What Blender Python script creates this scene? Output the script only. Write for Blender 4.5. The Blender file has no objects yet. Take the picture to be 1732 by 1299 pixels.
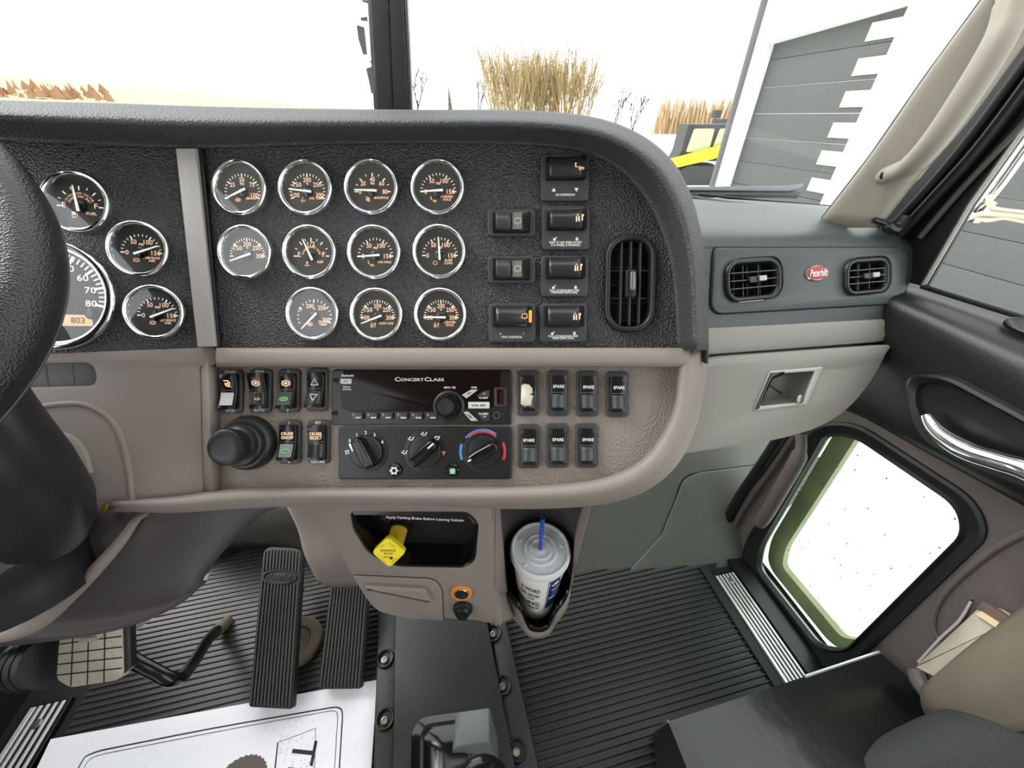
import bpy, bmesh, math, random
from mathutils import Vector, Matrix
from mathutils.geometry import tessellate_polygon
random.seed(7)
SC = bpy.context.scene
COL = SC.collection
PI = math.pi
# ------------------------------------------------------------------ camera, sky, exposure
F, CX, CY = 625.0, 866.0, 649.5
H = 0.95                                    # eye above the cab floor (floor is z = 0)
YAW, PITCH = math.radians(12), math.radians(36)
C0 = Vector((0, 0, H))
RT = Vector((math.cos(YAW), -math.sin(YAW), 0))
FH = Vector((math.sin(YAW), math.cos(YAW), 0))
FW = FH * math.cos(PITCH) - Vector((0, 0, 1)) * math.sin(PITCH)
UP = FH * math.sin(PITCH) + Vector((0, 0, 1)) * math.cos(PITCH)
cd = bpy.data.cameras.new('camera'); cam = bpy.data.objects.new('camera', cd); COL.objects.link(cam)
cd.sensor_fit = 'HORIZONTAL'; cd.sensor_width = 36; cd.lens = F / 1732 * 36
cd.clip_start = 0.01; cd.clip_end = 800
cam.matrix_world = Matrix((( RT.x, UP.x, -FW.x, C0.x), (RT.y, UP.y, -FW.y, C0.y), (RT.z, UP.z, -FW.z, C0.z), (0, 0, 0, 1)))
SC.camera = cam
SC.view_settings.view_transform = 'Standard'; SC.view_settings.look = 'None'
SC.view_settings.exposure = 0.5; SC.view_settings.gamma = 1; SC.view_settings.use_curve_mapping = False
SKY = 1.9
world = bpy.data.worlds.new('sky'); SC.world = world; world.use_nodes = True
wn = world.node_tree; bg = wn.nodes['Background']
bg.inputs[0].default_value = (0.95, 0.985, 1.0, 1); bg.inputs[1].default_value = SKY
sd = bpy.data.lights.new('sun', 'SUN'); sd.energy = 1.6; sd.angle = math.radians(25); sd.color = (1, .97, .93)
sun = bpy.data.objects.new('sun', sd); COL.objects.link(sun); sun.rotation_euler = (math.radians(42), 0, math.radians(-118))

# ------------------------------------------------------------------ materials
def srgb(r, g, b):
    f = lambda c: (c / 255 / 12.92) if c <= 10 else ((c / 255 + .055) / 1.055) ** 2.4
    return (f(r), f(g), f(b), 1)
MATS = {}
def mat(name, rgb, rough=.5, metal=0, bump=None, spec=.5, coat=0, emit=None, var=0, alpha=1):
    if name in MATS: return MATS[name]
    m = bpy.data.materials.new(name); m.use_nodes = True; nt = m.node_tree; N = nt.nodes; L = nt.links
    p = N['Principled BSDF']; c = srgb(*rgb)
    p.inputs['Base Color'].default_value = c; p.inputs['Roughness'].default_value = rough
    p.inputs['Metallic'].default_value = metal; p.inputs['Specular IOR Level'].default_value = spec
    p.inputs['Coat Weight'].default_value = coat; p.inputs['Coat Roughness'].default_value = .08
    if emit: p.inputs['Emission Color'].default_value = srgb(*emit[0]); p.inputs['Emission Strength'].default_value = emit[1]
    tc = N.new('ShaderNodeTexCoord')
    if var:
        nz = N.new('ShaderNodeTexNoise'); nz.inputs['Scale'].default_value = 14; nz.inputs['Detail'].default_value = 5
        L.new(tc.outputs['Object'], nz.inputs['Vector'])
        mx = N.new('ShaderNodeMix'); mx.data_type = 'RGBA'
        mx.inputs['A'].default_value = tuple(x * (1 - var) for x in c[:3]) + (1,); mx.inputs['B'].default_value = tuple(min(1, x * (1 + var)) for x in c[:3]) + (1,)
        L.new(nz.outputs['Fac'], mx.inputs['Factor']); L.new(mx.outputs['Result'], p.inputs['Base Color'])
    if bump:
        kind, sc, st = bump
        b = N.new('ShaderNodeBump'); b.inputs['Distance'].default_value = .002 if kind == 'leather' else .0008; b.inputs['Strength'].default_value = st
        if kind == 'leather':
            v = N.new('ShaderNodeTexVoronoi'); v.feature = 'F1'; v.inputs['Scale'].default_value = sc
            nz = N.new('ShaderNodeTexNoise'); nz.inputs['Scale'].default_value = sc * .6; nz.inputs['Detail'].default_value = 3
            L.new(tc.outputs['Object'], nz.inputs['Vector'])
            va = N.new('ShaderNodeVectorMath'); va.operation = 'MULTIPLY_ADD'; va.inputs[1].default_value = (.0016,) * 3
            L.new(nz.outputs['Color'], va.inputs[0]); L.new(tc.outputs['Object'], va.inputs[2]); L.new(va.outputs[0], v.inputs['Vector'])
            L.new(v.outputs['Distance'], b.inputs['Height'])
        elif kind == 'noise':
            nz = N.new('ShaderNodeTexNoise'); nz.inputs['Scale'].default_value = sc; nz.inputs['Detail'].default_value = 4
            L.new(tc.outputs['Object'], nz.inputs['Vector']); L.new(nz.outputs['Fac'], b.inputs['Height'])
        elif kind == 'weave':
            w1 = N.new('ShaderNodeTexWave'); w1.inputs['Scale'].default_value = sc; w1.bands_direction = 'X'
            w2 = N.new('ShaderNodeTexWave'); w2.inputs['Scale'].default_value = sc; w2.bands_direction = 'Y'
            for w in (w1, w2): L.new(tc.outputs['Object'], w.inputs['Vector'])
            ad = N.new('ShaderNodeMath'); ad.operation = 'MULTIPLY'
            L.new(w1.outputs['Fac'], ad.inputs[0]); L.new(w2.outputs['Fac'], ad.inputs[1]); L.new(ad.outputs[0], b.inputs['Height'])
        L.new(b.outputs['Normal'], p.inputs['Normal'])
    MATS[name] = m; return m
def glass(name, tint=(1, 1, 1), refl=1.0, specks=None):
    m = bpy.data.materials.new(name); m.use_nodes = True; nt = m.node_tree; N = nt.nodes; L = nt.links
    N.remove(N['Principled BSDF']); out = N['Material Output']
    t = N.new('ShaderNodeBsdfTransparent'); t.inputs[0].default_value = (*tint, 1)
    g = N.new('ShaderNodeBsdfGlossy'); g.inputs['Roughness'].default_value = .02
    fr = N.new('ShaderNodeFresnel'); fr.inputs[0].default_value = 1.5
    ge = N.new('ShaderNodeNewGeometry'); io = N.new('ShaderNodeMapRange'); io.inputs['To Min'].default_value = 1.5; io.inputs['To Max'].default_value = 1 / 1.5
    L.new(ge.outputs['Backfacing'], io.inputs['Value']); L.new(io.outputs[0], fr.inputs[0])   # same reflectance from both sides of a pane
    mu = N.new('ShaderNodeMath'); mu.operation = 'MULTIPLY'; mu.inputs[1].default_value = refl
    mx = N.new('ShaderNodeMixShader'); L.new(fr.outputs[0], mu.inputs[0]); L.new(mu.outputs[0], mx.inputs[0])
    L.new(t.outputs[0], mx.inputs[1]); L.new(g.outputs[0], mx.inputs[2]); last = mx
    if specks:
        tc = N.new('ShaderNodeTexCoord'); v = N.new('ShaderNodeTexVoronoi'); v.inputs['Scale'].default_value = specks
        L.new(tc.outputs['Object'], v.inputs['Vector'])
        lt = N.new('ShaderNodeMath'); lt.operation = 'LESS_THAN'; lt.inputs[1].default_value = .12; L.new(v.outputs['Distance'], lt.inputs[0])
        sp = N.new('ShaderNodeSeparateColor'); L.new(v.outputs['Color'], sp.inputs[0])
        gt = N.new('ShaderNodeMath'); gt.operation = 'GREATER_THAN'; gt.inputs[1].default_value = .45; L.new(sp.outputs[0], gt.inputs[0])
        an = N.new('ShaderNodeMath'); an.operation = 'MULTIPLY'; L.new(lt.outputs[0], an.inputs[0]); L.new(gt.outputs[0], an.inputs[1])
        df = N.new('ShaderNodeBsdfDiffuse'); df.inputs[0].default_value = (.12, .13, .08, 1)
        m2 = N.new('ShaderNodeMixShader'); L.new(an.outputs[0], m2.inputs[0]); L.new(mx.outputs[0], m2.inputs[1]); L.new(df.outputs[0], m2.inputs[2]); last = m2
    L.new(last.outputs[0], out.inputs[0]); MATS[name] = m; return m

leather = mat('black_leather_grain', (54, 54, 58), .36, bump=('leather', 480, 1.0))
brow_m = mat('brow_vinyl', (64, 64, 66), .5, bump=('leather', 520, .45))
taupe = mat('taupe_plastic', (137, 128, 121), .55, bump=('noise', 900, .25))
taupe_grain = mat('taupe_grained_plastic', (136, 126, 118), .5, bump=('leather', 420, .5))
taupe_dark = mat('purple_and_shaded_taupe', (78, 73, 75), .42, bump=('noise', 900, .2))
wingm = mat('charcoal_green_plastic', (68, 75, 75), .42, bump=('noise', 900, .4))
glovem = mat('pale_grey_plastic', (140, 138, 131), .5, bump=('noise', 900, .2))
kickm = mat('kick_grey_plastic', (98, 101, 95), .6, bump=('noise', 500, .2), var=.12)
strip_m = mat('silver_grained_strip', (172, 168, 165), .4, .25, bump=('noise', 700, .7))
chrome = mat('chrome', (228, 230, 232), .09, 1)
steel = mat('worn_steel', (150, 148, 144), .35, .9)
alu = mat('aluminium', (225, 226, 224), .32, .55)
black = mat('black_plastic', (26, 27, 29), .38)
blackg = mat('black_gloss', (14, 14, 16), .16)
switchm = mat('switch_plate', (58, 60, 62), .45, bump=('noise', 900, .2))
rockm = mat('rocker_gloss', (17, 17, 19), .2)
dialm = mat('dial_face', (44, 43, 43), .5)
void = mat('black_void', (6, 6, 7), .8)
white = mat('white_ink', (235, 235, 232), .5)
dialw = mat('dial_white_ink', (245, 242, 235), .5, emit=((245, 240, 230), .3))  # slight emission added to brighten plain printed ticks and needles
peach = mat('peach_ink', (246, 206, 172), .5, emit=((240, 185, 150), .45))  # plain print; glow added so numerals and symbols read brighter
redink = mat('red_ink', (170, 40, 40), .5)
orangeink = mat('orange_backlit_ink', (240, 180, 110), .5, emit=((240, 165, 90), .35))
rubber = mat('black_rubber', (20, 21, 22), .55, bump=('noise', 400, .3))
rubg = mat('black_rubber_smooth', (22, 23, 24), .35)
yellow = mat('yellow_plastic', (255, 234, 44), .4)
darkyellow = mat('dark_yellow_plastic', (205, 170, 40), .4)
doorblk = mat('door_black_vinyl', (18, 19, 20), .42, bump=('noise', 500, .3))
pillar_m = mat('pillar_taupe', (152, 147, 134), .5, bump=('noise', 900, .2))
wheelm = mat('wheel_leather', (30, 30, 32), .34, bump=('leather', 700, .35))
metalbox = mat('black_painted_metal', (17, 20, 20), .26, bump=('noise', 30, 1.0), var=.3, coat=.3)
paper = mat('white_paper_mat', (248, 246, 252), .75, bump=('weave', 90, .5))
gl_gauge = glass('gauge_glass', refl=1.0)
gl_win = glass('clear_window_glass', refl=.6)
gl_low = glass('green_window_glass', (.86, 1.0, .90), .15, specks=75)

# ------------------------------------------------------------------ rays, frames
def ray(u, v): return (RT * ((u - CX) / F) + UP * ((CY - v) / F) + FW)
def P(u, v, d): return C0 + ray(u, v) * d
def PL(u, v, p, n): r = ray(u, v); return C0 + r * ((p - C0).dot(n) / r.dot(n))
def PX(u, v, x): return PL(u, v, Vector((x, 0, 0)), Vector((1, 0, 0)))
def PY(u, v, y): return PL(u, v, Vector((0, y, 0)), Vector((0, 1, 0)))
def PZ(u, v, z): return PL(u, v, Vector((0, 0, z)), Vector((0, 0, 1)))
class Fr:
    """plane through three points; X to the right, Y up, N towards the seat"""
    def __init__(s, a, b, c, xdir=None):
        n = (b - a).cross(c - a).normalized()
        if n.dot(C0 - a) < 0: n = -n
        s.o, s.N = a.copy(), n
        xd = xdir if xdir is not None else RT
        s.X = (xd - n * xd.dot(n)).normalized(); s.Y = n.cross(s.X).normalized()
    def P(s, u, v, h=0): return PL(u, v, s.o + s.N * h, s.N)
    def M(s, u=None, v=None, h=0, rot=0):
        p = s.P(u, v, h) - s.N * h if u is not None else s.o
        m = Matrix(((s.X.x, s.Y.x, s.N.x, p.x), (s.X.y, s.Y.y, s.N.y, p.y), (s.X.z, s.Y.z, s.N.z, p.z), (0, 0, 0, 1)))
        return m @ Matrix.Rotation(rot, 4, 'Z') if rot else m
D = Fr(P(400, 314, .395), P(1100, 314, .395), P(740, 540, .4055))
LP = Fr(D.P(330, 250), D.P(365, 585), P(0, 400, .3705))
RP = Fr(P(600, 622, .402), P(1100, 622, .402), P(740, 820, .400))
def DL(u, v, h=0): return D.P(u, v, h) if u >= 345 else LP.P(u, v, h)
CP = Fr(P(600, 865, .50), P(960, 865, .50), P(700, 1045, .60))
WP = Fr(P(1200, 470, .50), P(1530, 470, .572), P(1200, 600, .513), xdir=Vector((1, 0, 0)))
DOORX = .70
DP = Fr(Vector((DOORX, 0, 0)), Vector((DOORX, 1, 0)), Vector((DOORX, 0, 1)), xdir=Vector((0, -1, 0)))
def to2(M, pts): Mi = M.inverted(); return [((Mi @ p).x, (Mi @ p).y) for p in pts]

# ------------------------------------------------------------------ mesh building
def rrect(w, h, r, n=6, cx=0, cy=0):
    o = []
    for sx, sy, a0 in ((1, 1, 0), (-1, 1, 90), (-1, -1, 180), (1, -1, 270)):
        for i in range(n + 1):
            a = math.radians(a0 + 90 * i / n)
            o.append((cx + sx * (w / 2 - r) + r * math.cos(a), cy + sy * (h / 2 - r) + r * math.sin(a)))
    return o
def ell(a, b, n=32, cx=0, cy=0, a0=0): return [(cx + a * math.cos(a0 + 2 * PI * i / n), cy + b * math.sin(a0 + 2 * PI * i / n)) for i in range(n)]
def roundpoly(pts, r, n=5):
    """fillet each corner of a 2D polygon; r may be a list"""
    o = []; k = len(pts)
    for i in range(k):
        p, a, b = Vector(pts[i]), Vector(pts[i - 1]), Vector(pts[(i + 1) % k])
        ri = r[i] if isinstance(r, (list, tuple)) else r
        da, db = (a - p), (b - p); m = min(ri, da.length * .48, db.length * .48)
        p0, p1 = p + da.normalized() * m, p + db.normalized() * m
        for j in range(n + 1):
            t = j / n; q = p0 * (1 - t) ** 2 + p * 2 * t * (1 - t) + p1 * t * t; o.append((q.x, q.y))
    return o
def area(o): return sum(o[i - 1][0] * o[i][1] - o[i][0] * o[i - 1][1] for i in range(len(o))) / 2
def inset(o, d):
    s = 1 if area(o) > 0 else -1; n = len(o); r = []
    for i in range(n):
        a, b, c = Vector(o[i - 1]), Vector(o[i]), Vector(o[(i + 1) % n])
        e1 = (b - a); e2 = (c - b)
        if e1.length < 1e-7: e1 = e2
        if e2.length < 1e-7: e2 = e1
        e1.normalize(); e2.normalize()
        n1, n2 = Vector((-e1.y, e1.x)), Vector((-e2.y, e2.x)); m = (n1 + n2)
        m = m / max(.3, m.length_squared / 2) if m.length > 1e-6 else n1
        q = b + m * d * s; r.append((q.x, q.y))
    return r
def crom(pts, n):
    """Catmull-Rom through the points, n steps per span"""
    pts = [Vector(p) for p in pts]; o = []
    for i in range(len(pts) - 1):
        p0 = pts[i - 1] if i else pts[0] * 2 - pts[1]; p1, p2 = pts[i], pts[i + 1]
        p3 = pts[i + 2] if i + 2 < len(pts) else pts[-1] * 2 - pts[-2]
        for j in range(n):
            t = j / n
            o.append(.5 * ((2 * p1) + (p2 - p0) * t + (2 * p0 - 5 * p1 + 4 * p2 - p3) * t * t + (3 * p1 - p0 - 3 * p2 + p3) * t ** 3))
    o.append(pts[-1]); return o
TXT = {}
def textmesh(body, bold=0.0, shear=0):
    k = (body, bold, shear)
    if k not in TXT:
        c = bpy.data.curves.new('t', 'FONT'); c.body = body; c.offset = bold; c.shear = shear; c.resolution_u = 2
        c.align_x = 'CENTER'; c.align_y = 'CENTER'; o = bpy.data.objects.new('t', c); COL.objects.link(o)
        bpy.context.view_layer.update()
        m = o.to_mesh(); vs = [v.co.copy() for v in m.vertices]; fs = [tuple(p.vertices) for p in m.polygons]
        o.to_mesh_clear(); bpy.data.objects.remove(o); bpy.data.curves.remove(c)
        xs = [v.x for v in vs]; ys = [v.y for v in vs]
        cx, cy = (min(xs) + max(xs)) / 2, (min(ys) + max(ys)) / 2
        TXT[k] = ([(v.x - cx, v.y - cy) for v in vs], fs, max(xs) - min(xs), max(ys) - min(ys))
    return TXT[k]
class MB:
    def __init__(s): s.v, s.f, s.mi, s.cur = [], [], [], 0
    def slot(s, i): s.cur = i; return s
    def add(s, vs, fs):
        b = len(s.v); s.v += [Vector(v) for v in vs]; s.f += [tuple(b + i for i in f) for f in fs]; s.mi += [s.cur] * len(fs); return s
    def loft(s, rings, c0=True, c1=True, closed=True):
        n = len(rings[0]); vs = [v for r in rings for v in r]; fs = []
        for k in range(len(rings) - 1):
            for i in range(n if closed else n - 1):
                j = (i + 1) % n; fs.append((k * n + i, k * n + j, (k + 1) * n + j, (k + 1) * n + i))
        if c0: fs.append(tuple(range(n))[::-1])
        if c1: fs.append(tuple((len(rings) - 1) * n + i for i in range(n)))
        return s.add(vs, fs)
    def prism(s, o, z0, z1, bev=0, bz=None):
        r = [[(x, y, z0) for x, y in o]]
        if bev:
            bz = bz or bev
            for k in range(4):
                a = PI / 2 * k / 3
                r.append([(x, y, z1 - bz + bz * math.sin(a)) for x, y in inset(o, bev * (1 - math.cos(a)))])
        else: r.append([(x, y, z1) for x, y in o])
        return s.loft(r)
    def plate(s, o, holes, z0, z1, bev=0, hbev=0):
        """flat plate with holes: face, outer wall and the wall of each hole"""
        fo = inset(o, bev) if bev else o
        hs = [inset(h, -hbev) if hbev else h for h in holes]
        loops = [[Vector((x, y, 0)) for x, y in l] for l in [fo] + hs]
        flat = [(p.x, p.y, z1) for l in loops for p in l]
        s.add(flat, [tuple(t) for t in tessellate_polygon(loops)])
        w = [[(x, y, z0) for x, y in o]]
        if bev: w += [[(x, y, z1 - bev) for x, y in o], [(x, y, z1 - bev * .3) for x, y in inset(o, bev * .3)]]
        w.append([(x, y, z1) for x, y in fo]); s.loft(w, False, False)
        for h, hh in zip(holes, hs):
            w = [[(x, y, z1) for x, y in hh]]
            if hbev: w += [[(x, y, z1 - hbev * .3) for x, y in inset(h, -hbev * .3)], [(x, y, z1 - hbev) for x, y in h]]
            w.append([(x, y, z0) for x, y in h]); s.loft(w, False, False)
        return s
    def box(s, c, d):
        x, y, z = c; a, b, e = d[0] / 2, d[1] / 2, d[2] / 2
        return s.add([(x + i * a, y + j * b, z + k * e) for i in (-1, 1) for j in (-1, 1) for k in (-1, 1)],
                     [(0, 1, 3, 2), (4, 6, 7, 5), (0, 4, 5, 1), (2, 3, 7, 6), (0, 2, 6, 4), (1, 5, 7, 3)])
    def lathe(s, prof, n=40, cx=0, cy=0, c0=True, c1=True, sx=1, sy=1):
        return s.loft([[(cx + r * sx * math.cos(2 * PI * i / n), cy + r * sy * math.sin(2 * PI * i / n), z) for i in range(n)] for r, z in prof], c0, c1)
    def tube(s, pts, r, n=12, closed=False, flat=1, ref=None):
        pts = [Vector(p) for p in pts]; rings = []; k = len(pts); N = Vector(ref) if ref else None
        for i, p in enumerate(pts):
            a = pts[i - 1] if (i or closed) else p; b = pts[(i + 1) % k] if (i < k - 1 or closed) else p
            t = (b - a).normalized()
            if N is None: N = t.orthogonal()
            N = (N - t * N.dot(t)).normalized(); B = t.cross(N)
            rr = r[i] if isinstance(r, (list, tuple)) else r
            rings.append([p + N * rr * math.cos(2 * PI * j / n) + B * rr * flat * math.sin(2 * PI * j / n) for j in range(n)])
        if closed: rings.append(rings[0]); return s.loft(rings, False, False)
        return s.loft(rings)
    def grid(s, rows):
        n = len(rows[0]); return s.loft(rows, False, False, closed=False)
    def poly(s, pts, z=0): return s.add([(x, y, z) for x, y in pts], [tuple(range(len(pts)))])
    def text(s, body, x, y, h=None, w=None, z=.0003, rot=0, bold=.0, shear=0, fn=None, flip=1):
        """h: cap height; w: overall width (stretches or sets the size)"""
        vs, fs, W, Hh = textmesh(body, bold, shear)
        ky = (h / Hh) if h else w / W; kx = (w / W) if w else ky
        c, q = math.cos(rot), math.sin(rot); o = []
        for a, b in vs:
            a *= kx; b *= ky; X = x + a * c - b * q; Y = y + a * q + b * c
            o.append((X, Y, z) if fn is None else fn(X, Y, z))
        return s.add(o, fs)
    def arc(s, r0, r1, a0, a1, z=0, n=16, cx=0, cy=0):
        """flat ring sector, angles clockwise from up"""
        A = [math.radians(a0 + (a1 - a0) * i / n) for i in range(n + 1)]
        vs = [(cx + r * math.sin(a), cy + r * math.cos(a), z) for a in A for r in (r0, r1)]
        return s.add(vs, [(2 * i, 2 * i + 1, 2 * i + 3, 2 * i + 2) for i in range(n)])
    def line(s, x0, y0, x1, y1, w, z=0, w1=None):
        d = Vector((x1 - x0, y1 - y0)).normalized(); n = Vector((-d.y, d.x)); w1 = w if w1 is None else w1
        return s.add([(x0 + n.x * w / 2, y0 + n.y * w / 2, z), (x0 - n.x * w / 2, y0 - n.y * w / 2, z),
                      (x1 - n.x * w1 / 2, y1 - n.y * w1 / 2, z), (x1 + n.x * w1 / 2, y1 + n.y * w1 / 2, z)], [(0, 1, 2, 3)])
def basis(o):
    m = o.matrix_basis.copy(); p = o.parent
    while p: m = p.matrix_basis @ m; p = p.parent
    return m
def link(name, mb, m, parent=None, M=None, W=False, sharp=35, solid=0, label=None, fix=True):
    me = bpy.data.meshes.new(name)
    vs = mb.v
    if W and parent is not None: Mi = basis(parent).inverted(); vs = [Mi @ v for v in vs]
    elif W and M is not None: Mi = M.inverted(); vs = [Mi @ v for v in vs]
    me.from_pydata([tuple(v) for v in vs], [], mb.f)
    ms = m if isinstance(m, (list, tuple)) else [m]
    for x in ms: me.materials.append(x)
    if len(ms) > 1: me.polygons.foreach_set('material_index', mb.mi)
    bm = bmesh.new(); bm.from_mesh(me)
    if fix:
        bmesh.ops.remove_doubles(bm, verts=bm.verts, dist=1e-6); bmesh.ops.recalc_face_normals(bm, faces=bm.faces)
    bm.to_mesh(me); bm.free()
    me.shade_smooth(); me.set_sharp_from_angle(angle=math.radians(sharp))
    o = bpy.data.objects.new(name, me); COL.objects.link(o)
    if parent is not None: o.parent = parent
    if M is not None: o.matrix_basis = M
    if solid:
        md = o.modifiers.new('Solidify', 'SOLIDIFY'); md.thickness = solid; md.offset = 0
    if label: o['label'] = label
    return o
def tag(o, label, cat, group=None, kind=None):
    if kind: o['kind'] = kind
    if label: o['label'] = label
    if cat: o['category'] = cat
    if group: o['group'] = group
    return o
def thing(name, M, label, cat, group=None):
    e = bpy.data.objects.new(name, None); COL.objects.link(e); e.empty_display_size = .02
    e.matrix_basis = M if isinstance(M, Matrix) else Matrix.Translation(M)
    return tag(e, label, cat, group)
def struct(o): o['kind'] = 'structure'; return o
def wsheet(rows, nu=4, nv=3):
    """rows of world points -> smooth dense grid"""
    R = [crom(r, nu) for r in rows]
    if nv > 1: cols = [crom([r[i] for r in R], nv) for i in range(len(R[0]))]; R = [[c[k] for c in cols] for k in range(len(cols[0]))]
    return R
def px(fr, M, pts, h=0): return to2(M, [fr.P(u, v, h) for u, v in pts])

# ------------------------------------------------------------------ main dashboard body
dash = thing('dashboard', D.M(740, 600), 'black grained truck instrument dashboard with taupe lower rim, facing the seats', 'dashboard')
Mi_ = basis(dash)
out = [(343, 246), (520, 241), (700, 238), (860, 240), (950, 245), (1010, 260), (1058, 291), (1095, 335), (1120, 388), (1137, 450), (1144, 515), (1148, 592), (368, 592)]
mb = MB(); vent_hole = to2(Mi_, [D.P(u, v) for u, v in rrect(82, 158, 36, 8, 1066.5, 480)])
mb.plate(px(D, Mi_, out), [vent_hole], -.004, 0, 0, .0015)
link('gauge_panel', mb, leather, dash)
MI = LP.M(200, 420)
dp = MB(); dp.prism(to2(MI, [LP.P(u, v) for u, v in [(-120, 230), (40, 232), (200, 240), (343, 247), (372, 592), (200, 598), (-120, 606)]]), -.004, 0)
o = link('driver_gauge_panel', dp, leather, dash); o.matrix_basis = basis(dash).inverted() @ MI
# brow
inner = [(-120, 230), (40, 237), (200, 245), (345, 249), (520, 243), (700, 240), (860, 242), (950, 248), (1010, 263), (1058, 294), (1095, 338), (1120, 390), (1137, 450), (1144, 515), (1148, 592)]
outer = [(-120, 168), (40, 175), (200, 179), (345, 184), (520, 188), (700, 190), (860, 190), (960, 196), (1030, 209), (1090, 236), (1135, 275), (1163, 325), (1181, 385), (1191, 455), (1194, 592)]
def band(fn, inn, outr, prof, extra=None):
    rows = []
    for w, h in prof: rows.append([fn(a[0] + (b[0] - a[0]) * w, a[1] + (b[1] - a[1]) * w, h) for a, b in zip(inn, outr)])
    if extra: rows += extra(rows[-1])
    return rows
bp = [(-.02, -.003), (0, .002), (.12, .006), (.5, .026), (.6, .030), (.7, .029), (.88, .018), (1.0, .002)]
rows = band(DL, inner, outer, bp, lambda r: [[p + FW * .03 - Vector((0, 0, .002)) for p in r], [p + FH * .40 - Vector((0, 0, .055)) for p in r]])
mb = MB(); mb.grid(wsheet(rows, 5, 3)); link('padded_brow', mb, brow_m, dash, W=True, sharp=60, solid=.003)
# brighter piping ridge line along the pad
# divider strip between the two gauge panels
mb = MB(); q = [(296, 250), (331, 250), (364, 586), (333, 587)]
M2 = LP.M(330, 420)
mb.prism(to2(M2, [LP.P(u, v, .010) for u, v in q]), .0, .010, .0015)
o = link('divider_strip', mb, strip_m, dash); o.matrix_basis = basis(dash).inverted() @ M2
mb = MB(); mb.prism(to2(M2, [LP.P(u, v, .006) for u, v in [(331, 250), (342, 249), (372, 586), (364, 587)]]), .0, .006, .001)
o = link('divider_seam_strip', mb, black, dash); o.name = 'divider_edge_strip'; o.matrix_basis = basis(dash).inverted() @ M2  # raised black strip along the divider edge
# trim strip
xs = [366, 500, 700, 900, 1060, 1150, 1168, 1173]
sc = [1, 1, 1, 1, 1, 1, .75, .2]
rows = []
for (v, h) in [(590, -.012), (589, .006), (592, .011), (600, .0135), (611, .0135), (617, .011), (620, .004), (620, -.03)]:
    rows.append([D.P(u, 604 + (v - 604) * (1 if s == 1 else .6 + .4 * s), h if h < 0 else h * s) for u, s in zip(xs, sc)])
mb = MB(); mb.grid(wsheet(rows, 3, 3)); link('trim_strip', mb, taupe, dash, W=True, sharp=60, solid=.001)
# recessed control panel
RP = Fr(P(600, 622, .418), P(1100, 622, .418), P(740, 820, .416))
out = [(360, 612), (1150, 612), (1146, 680), (1126, 735), (1092, 779), (1045, 806), (984, 820), (870, 828), (372, 832), (366, 720)]
M3 = RP.M(740, 720); mb = MB(); mb.prism(to2(M3, crom([RP.P(u, v) for u, v in out[1:9]], 5) + [RP.P(*out[9]), RP.P(*out[0])]), -.004, 0)
o = link('control_panel', mb, taupe_grain, dash); o.matrix_basis = basis(dash).inverted() @ M3
inner = [(1147, 600), (1142, 680), (1122, 732), (1088, 776), (1042, 802), (982, 816), (870, 824), (640, 825), (430, 827), (372, 830), (300, 840), (190, 848)]
outer = [(1194, 590), (1190, 660), (1174, 728), (1145, 785), (1100, 825), (1045, 847), (985, 856), (870, 860), (640, 853), (430, 858), (300, 866), (180, 864)]
lp = [(-.02, -.004), (0, .004), (.06, .014), (.18, .019), (.4, .021), (.62, .018), (.85, .008), (1, -.006)]
rows = band(RP.P, inner, outer, lp, lambda r: [[p + FW * .012 for p in r], [p + FW * .06 + Vector((0, 0, .005)) for p in r]])
mb = MB(); mb.grid(wsheet(rows, 5, 3)); link('lower_rim', mb, taupe, dash, W=True, sharp=60, solid=.0015)
# driver side lower cover
M4 = LP.M(200, 700); mb = MB()
o4 = [(-160, 605), (85, 598), (364, 587), (366, 617), (338, 621), (340, 640), (346, 834), (190, 852), (-160, 880)]
sl = roundpoly([(-110, 618), (160, 614), (166, 652), (-110, 660)], [2, 19, 19, 2])
mb.plate(roundpoly(to2(M4, [LP.P(*q) for q in o4]), [.001, .001, .001, .004, .001, .01, .006, .01, .01], 4), [to2(M4, [LP.P(u, v) for u, v in sl])], -.02, .002, .0012, .003)
for pts, r in (([(30, 694), (120, 682), (165, 692), (198, 722), (216, 775), (226, 848)], .0035), ([(85, 735), (118, 742), (140, 765), (150, 800)], .006)):
    mb.tube(crom([Mi4 for Mi4 in [M4.inverted() @ LP.P(u, v, .0005) for u, v in pts]], 6), r, 10, flat=1)
o = link('driver_lower_cover', mb, taupe, dash); o.matrix_basis = basis(dash).inverted() @ M4
mb = MB(); mb.prism(to2(M4, [LP.P(u, v, -.008) for u, v in [(-155, 600), (185, 600), (185, 670), (-155, 670)]]), -.012, -.008)
for i in range(5):
    u = -60 + i * 45; a = M4.inverted() @ LP.P(u, 618, -.007); b = M4.inverted() @ LP.P(u + 4, 655, -.007)
    mb.line(a.x, a.y, b.x, b.y, .0012, -.0075)
o = link('slot_insert', mb, mat('slot_grey', (92, 92, 94), .45), dash); o.matrix_basis = basis(dash).inverted() @ M4
# side wall from cover down to the recessed control panel
mb = MB(); mb.grid([[LP.P(337, 600, -.002), LP.P(343, 720, 0), LP.P(346, 834, 0)], [RP.P(352, 602, .012), RP.P(356, 722, .012), RP.P(360, 832, .012)], [RP.P(372, 600, -.002), RP.P(374, 722, -.002), RP.P(376, 832, -.002)]])
link('recess_side_wall', mb, taupe, dash, W=True, solid=.002)

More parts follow.
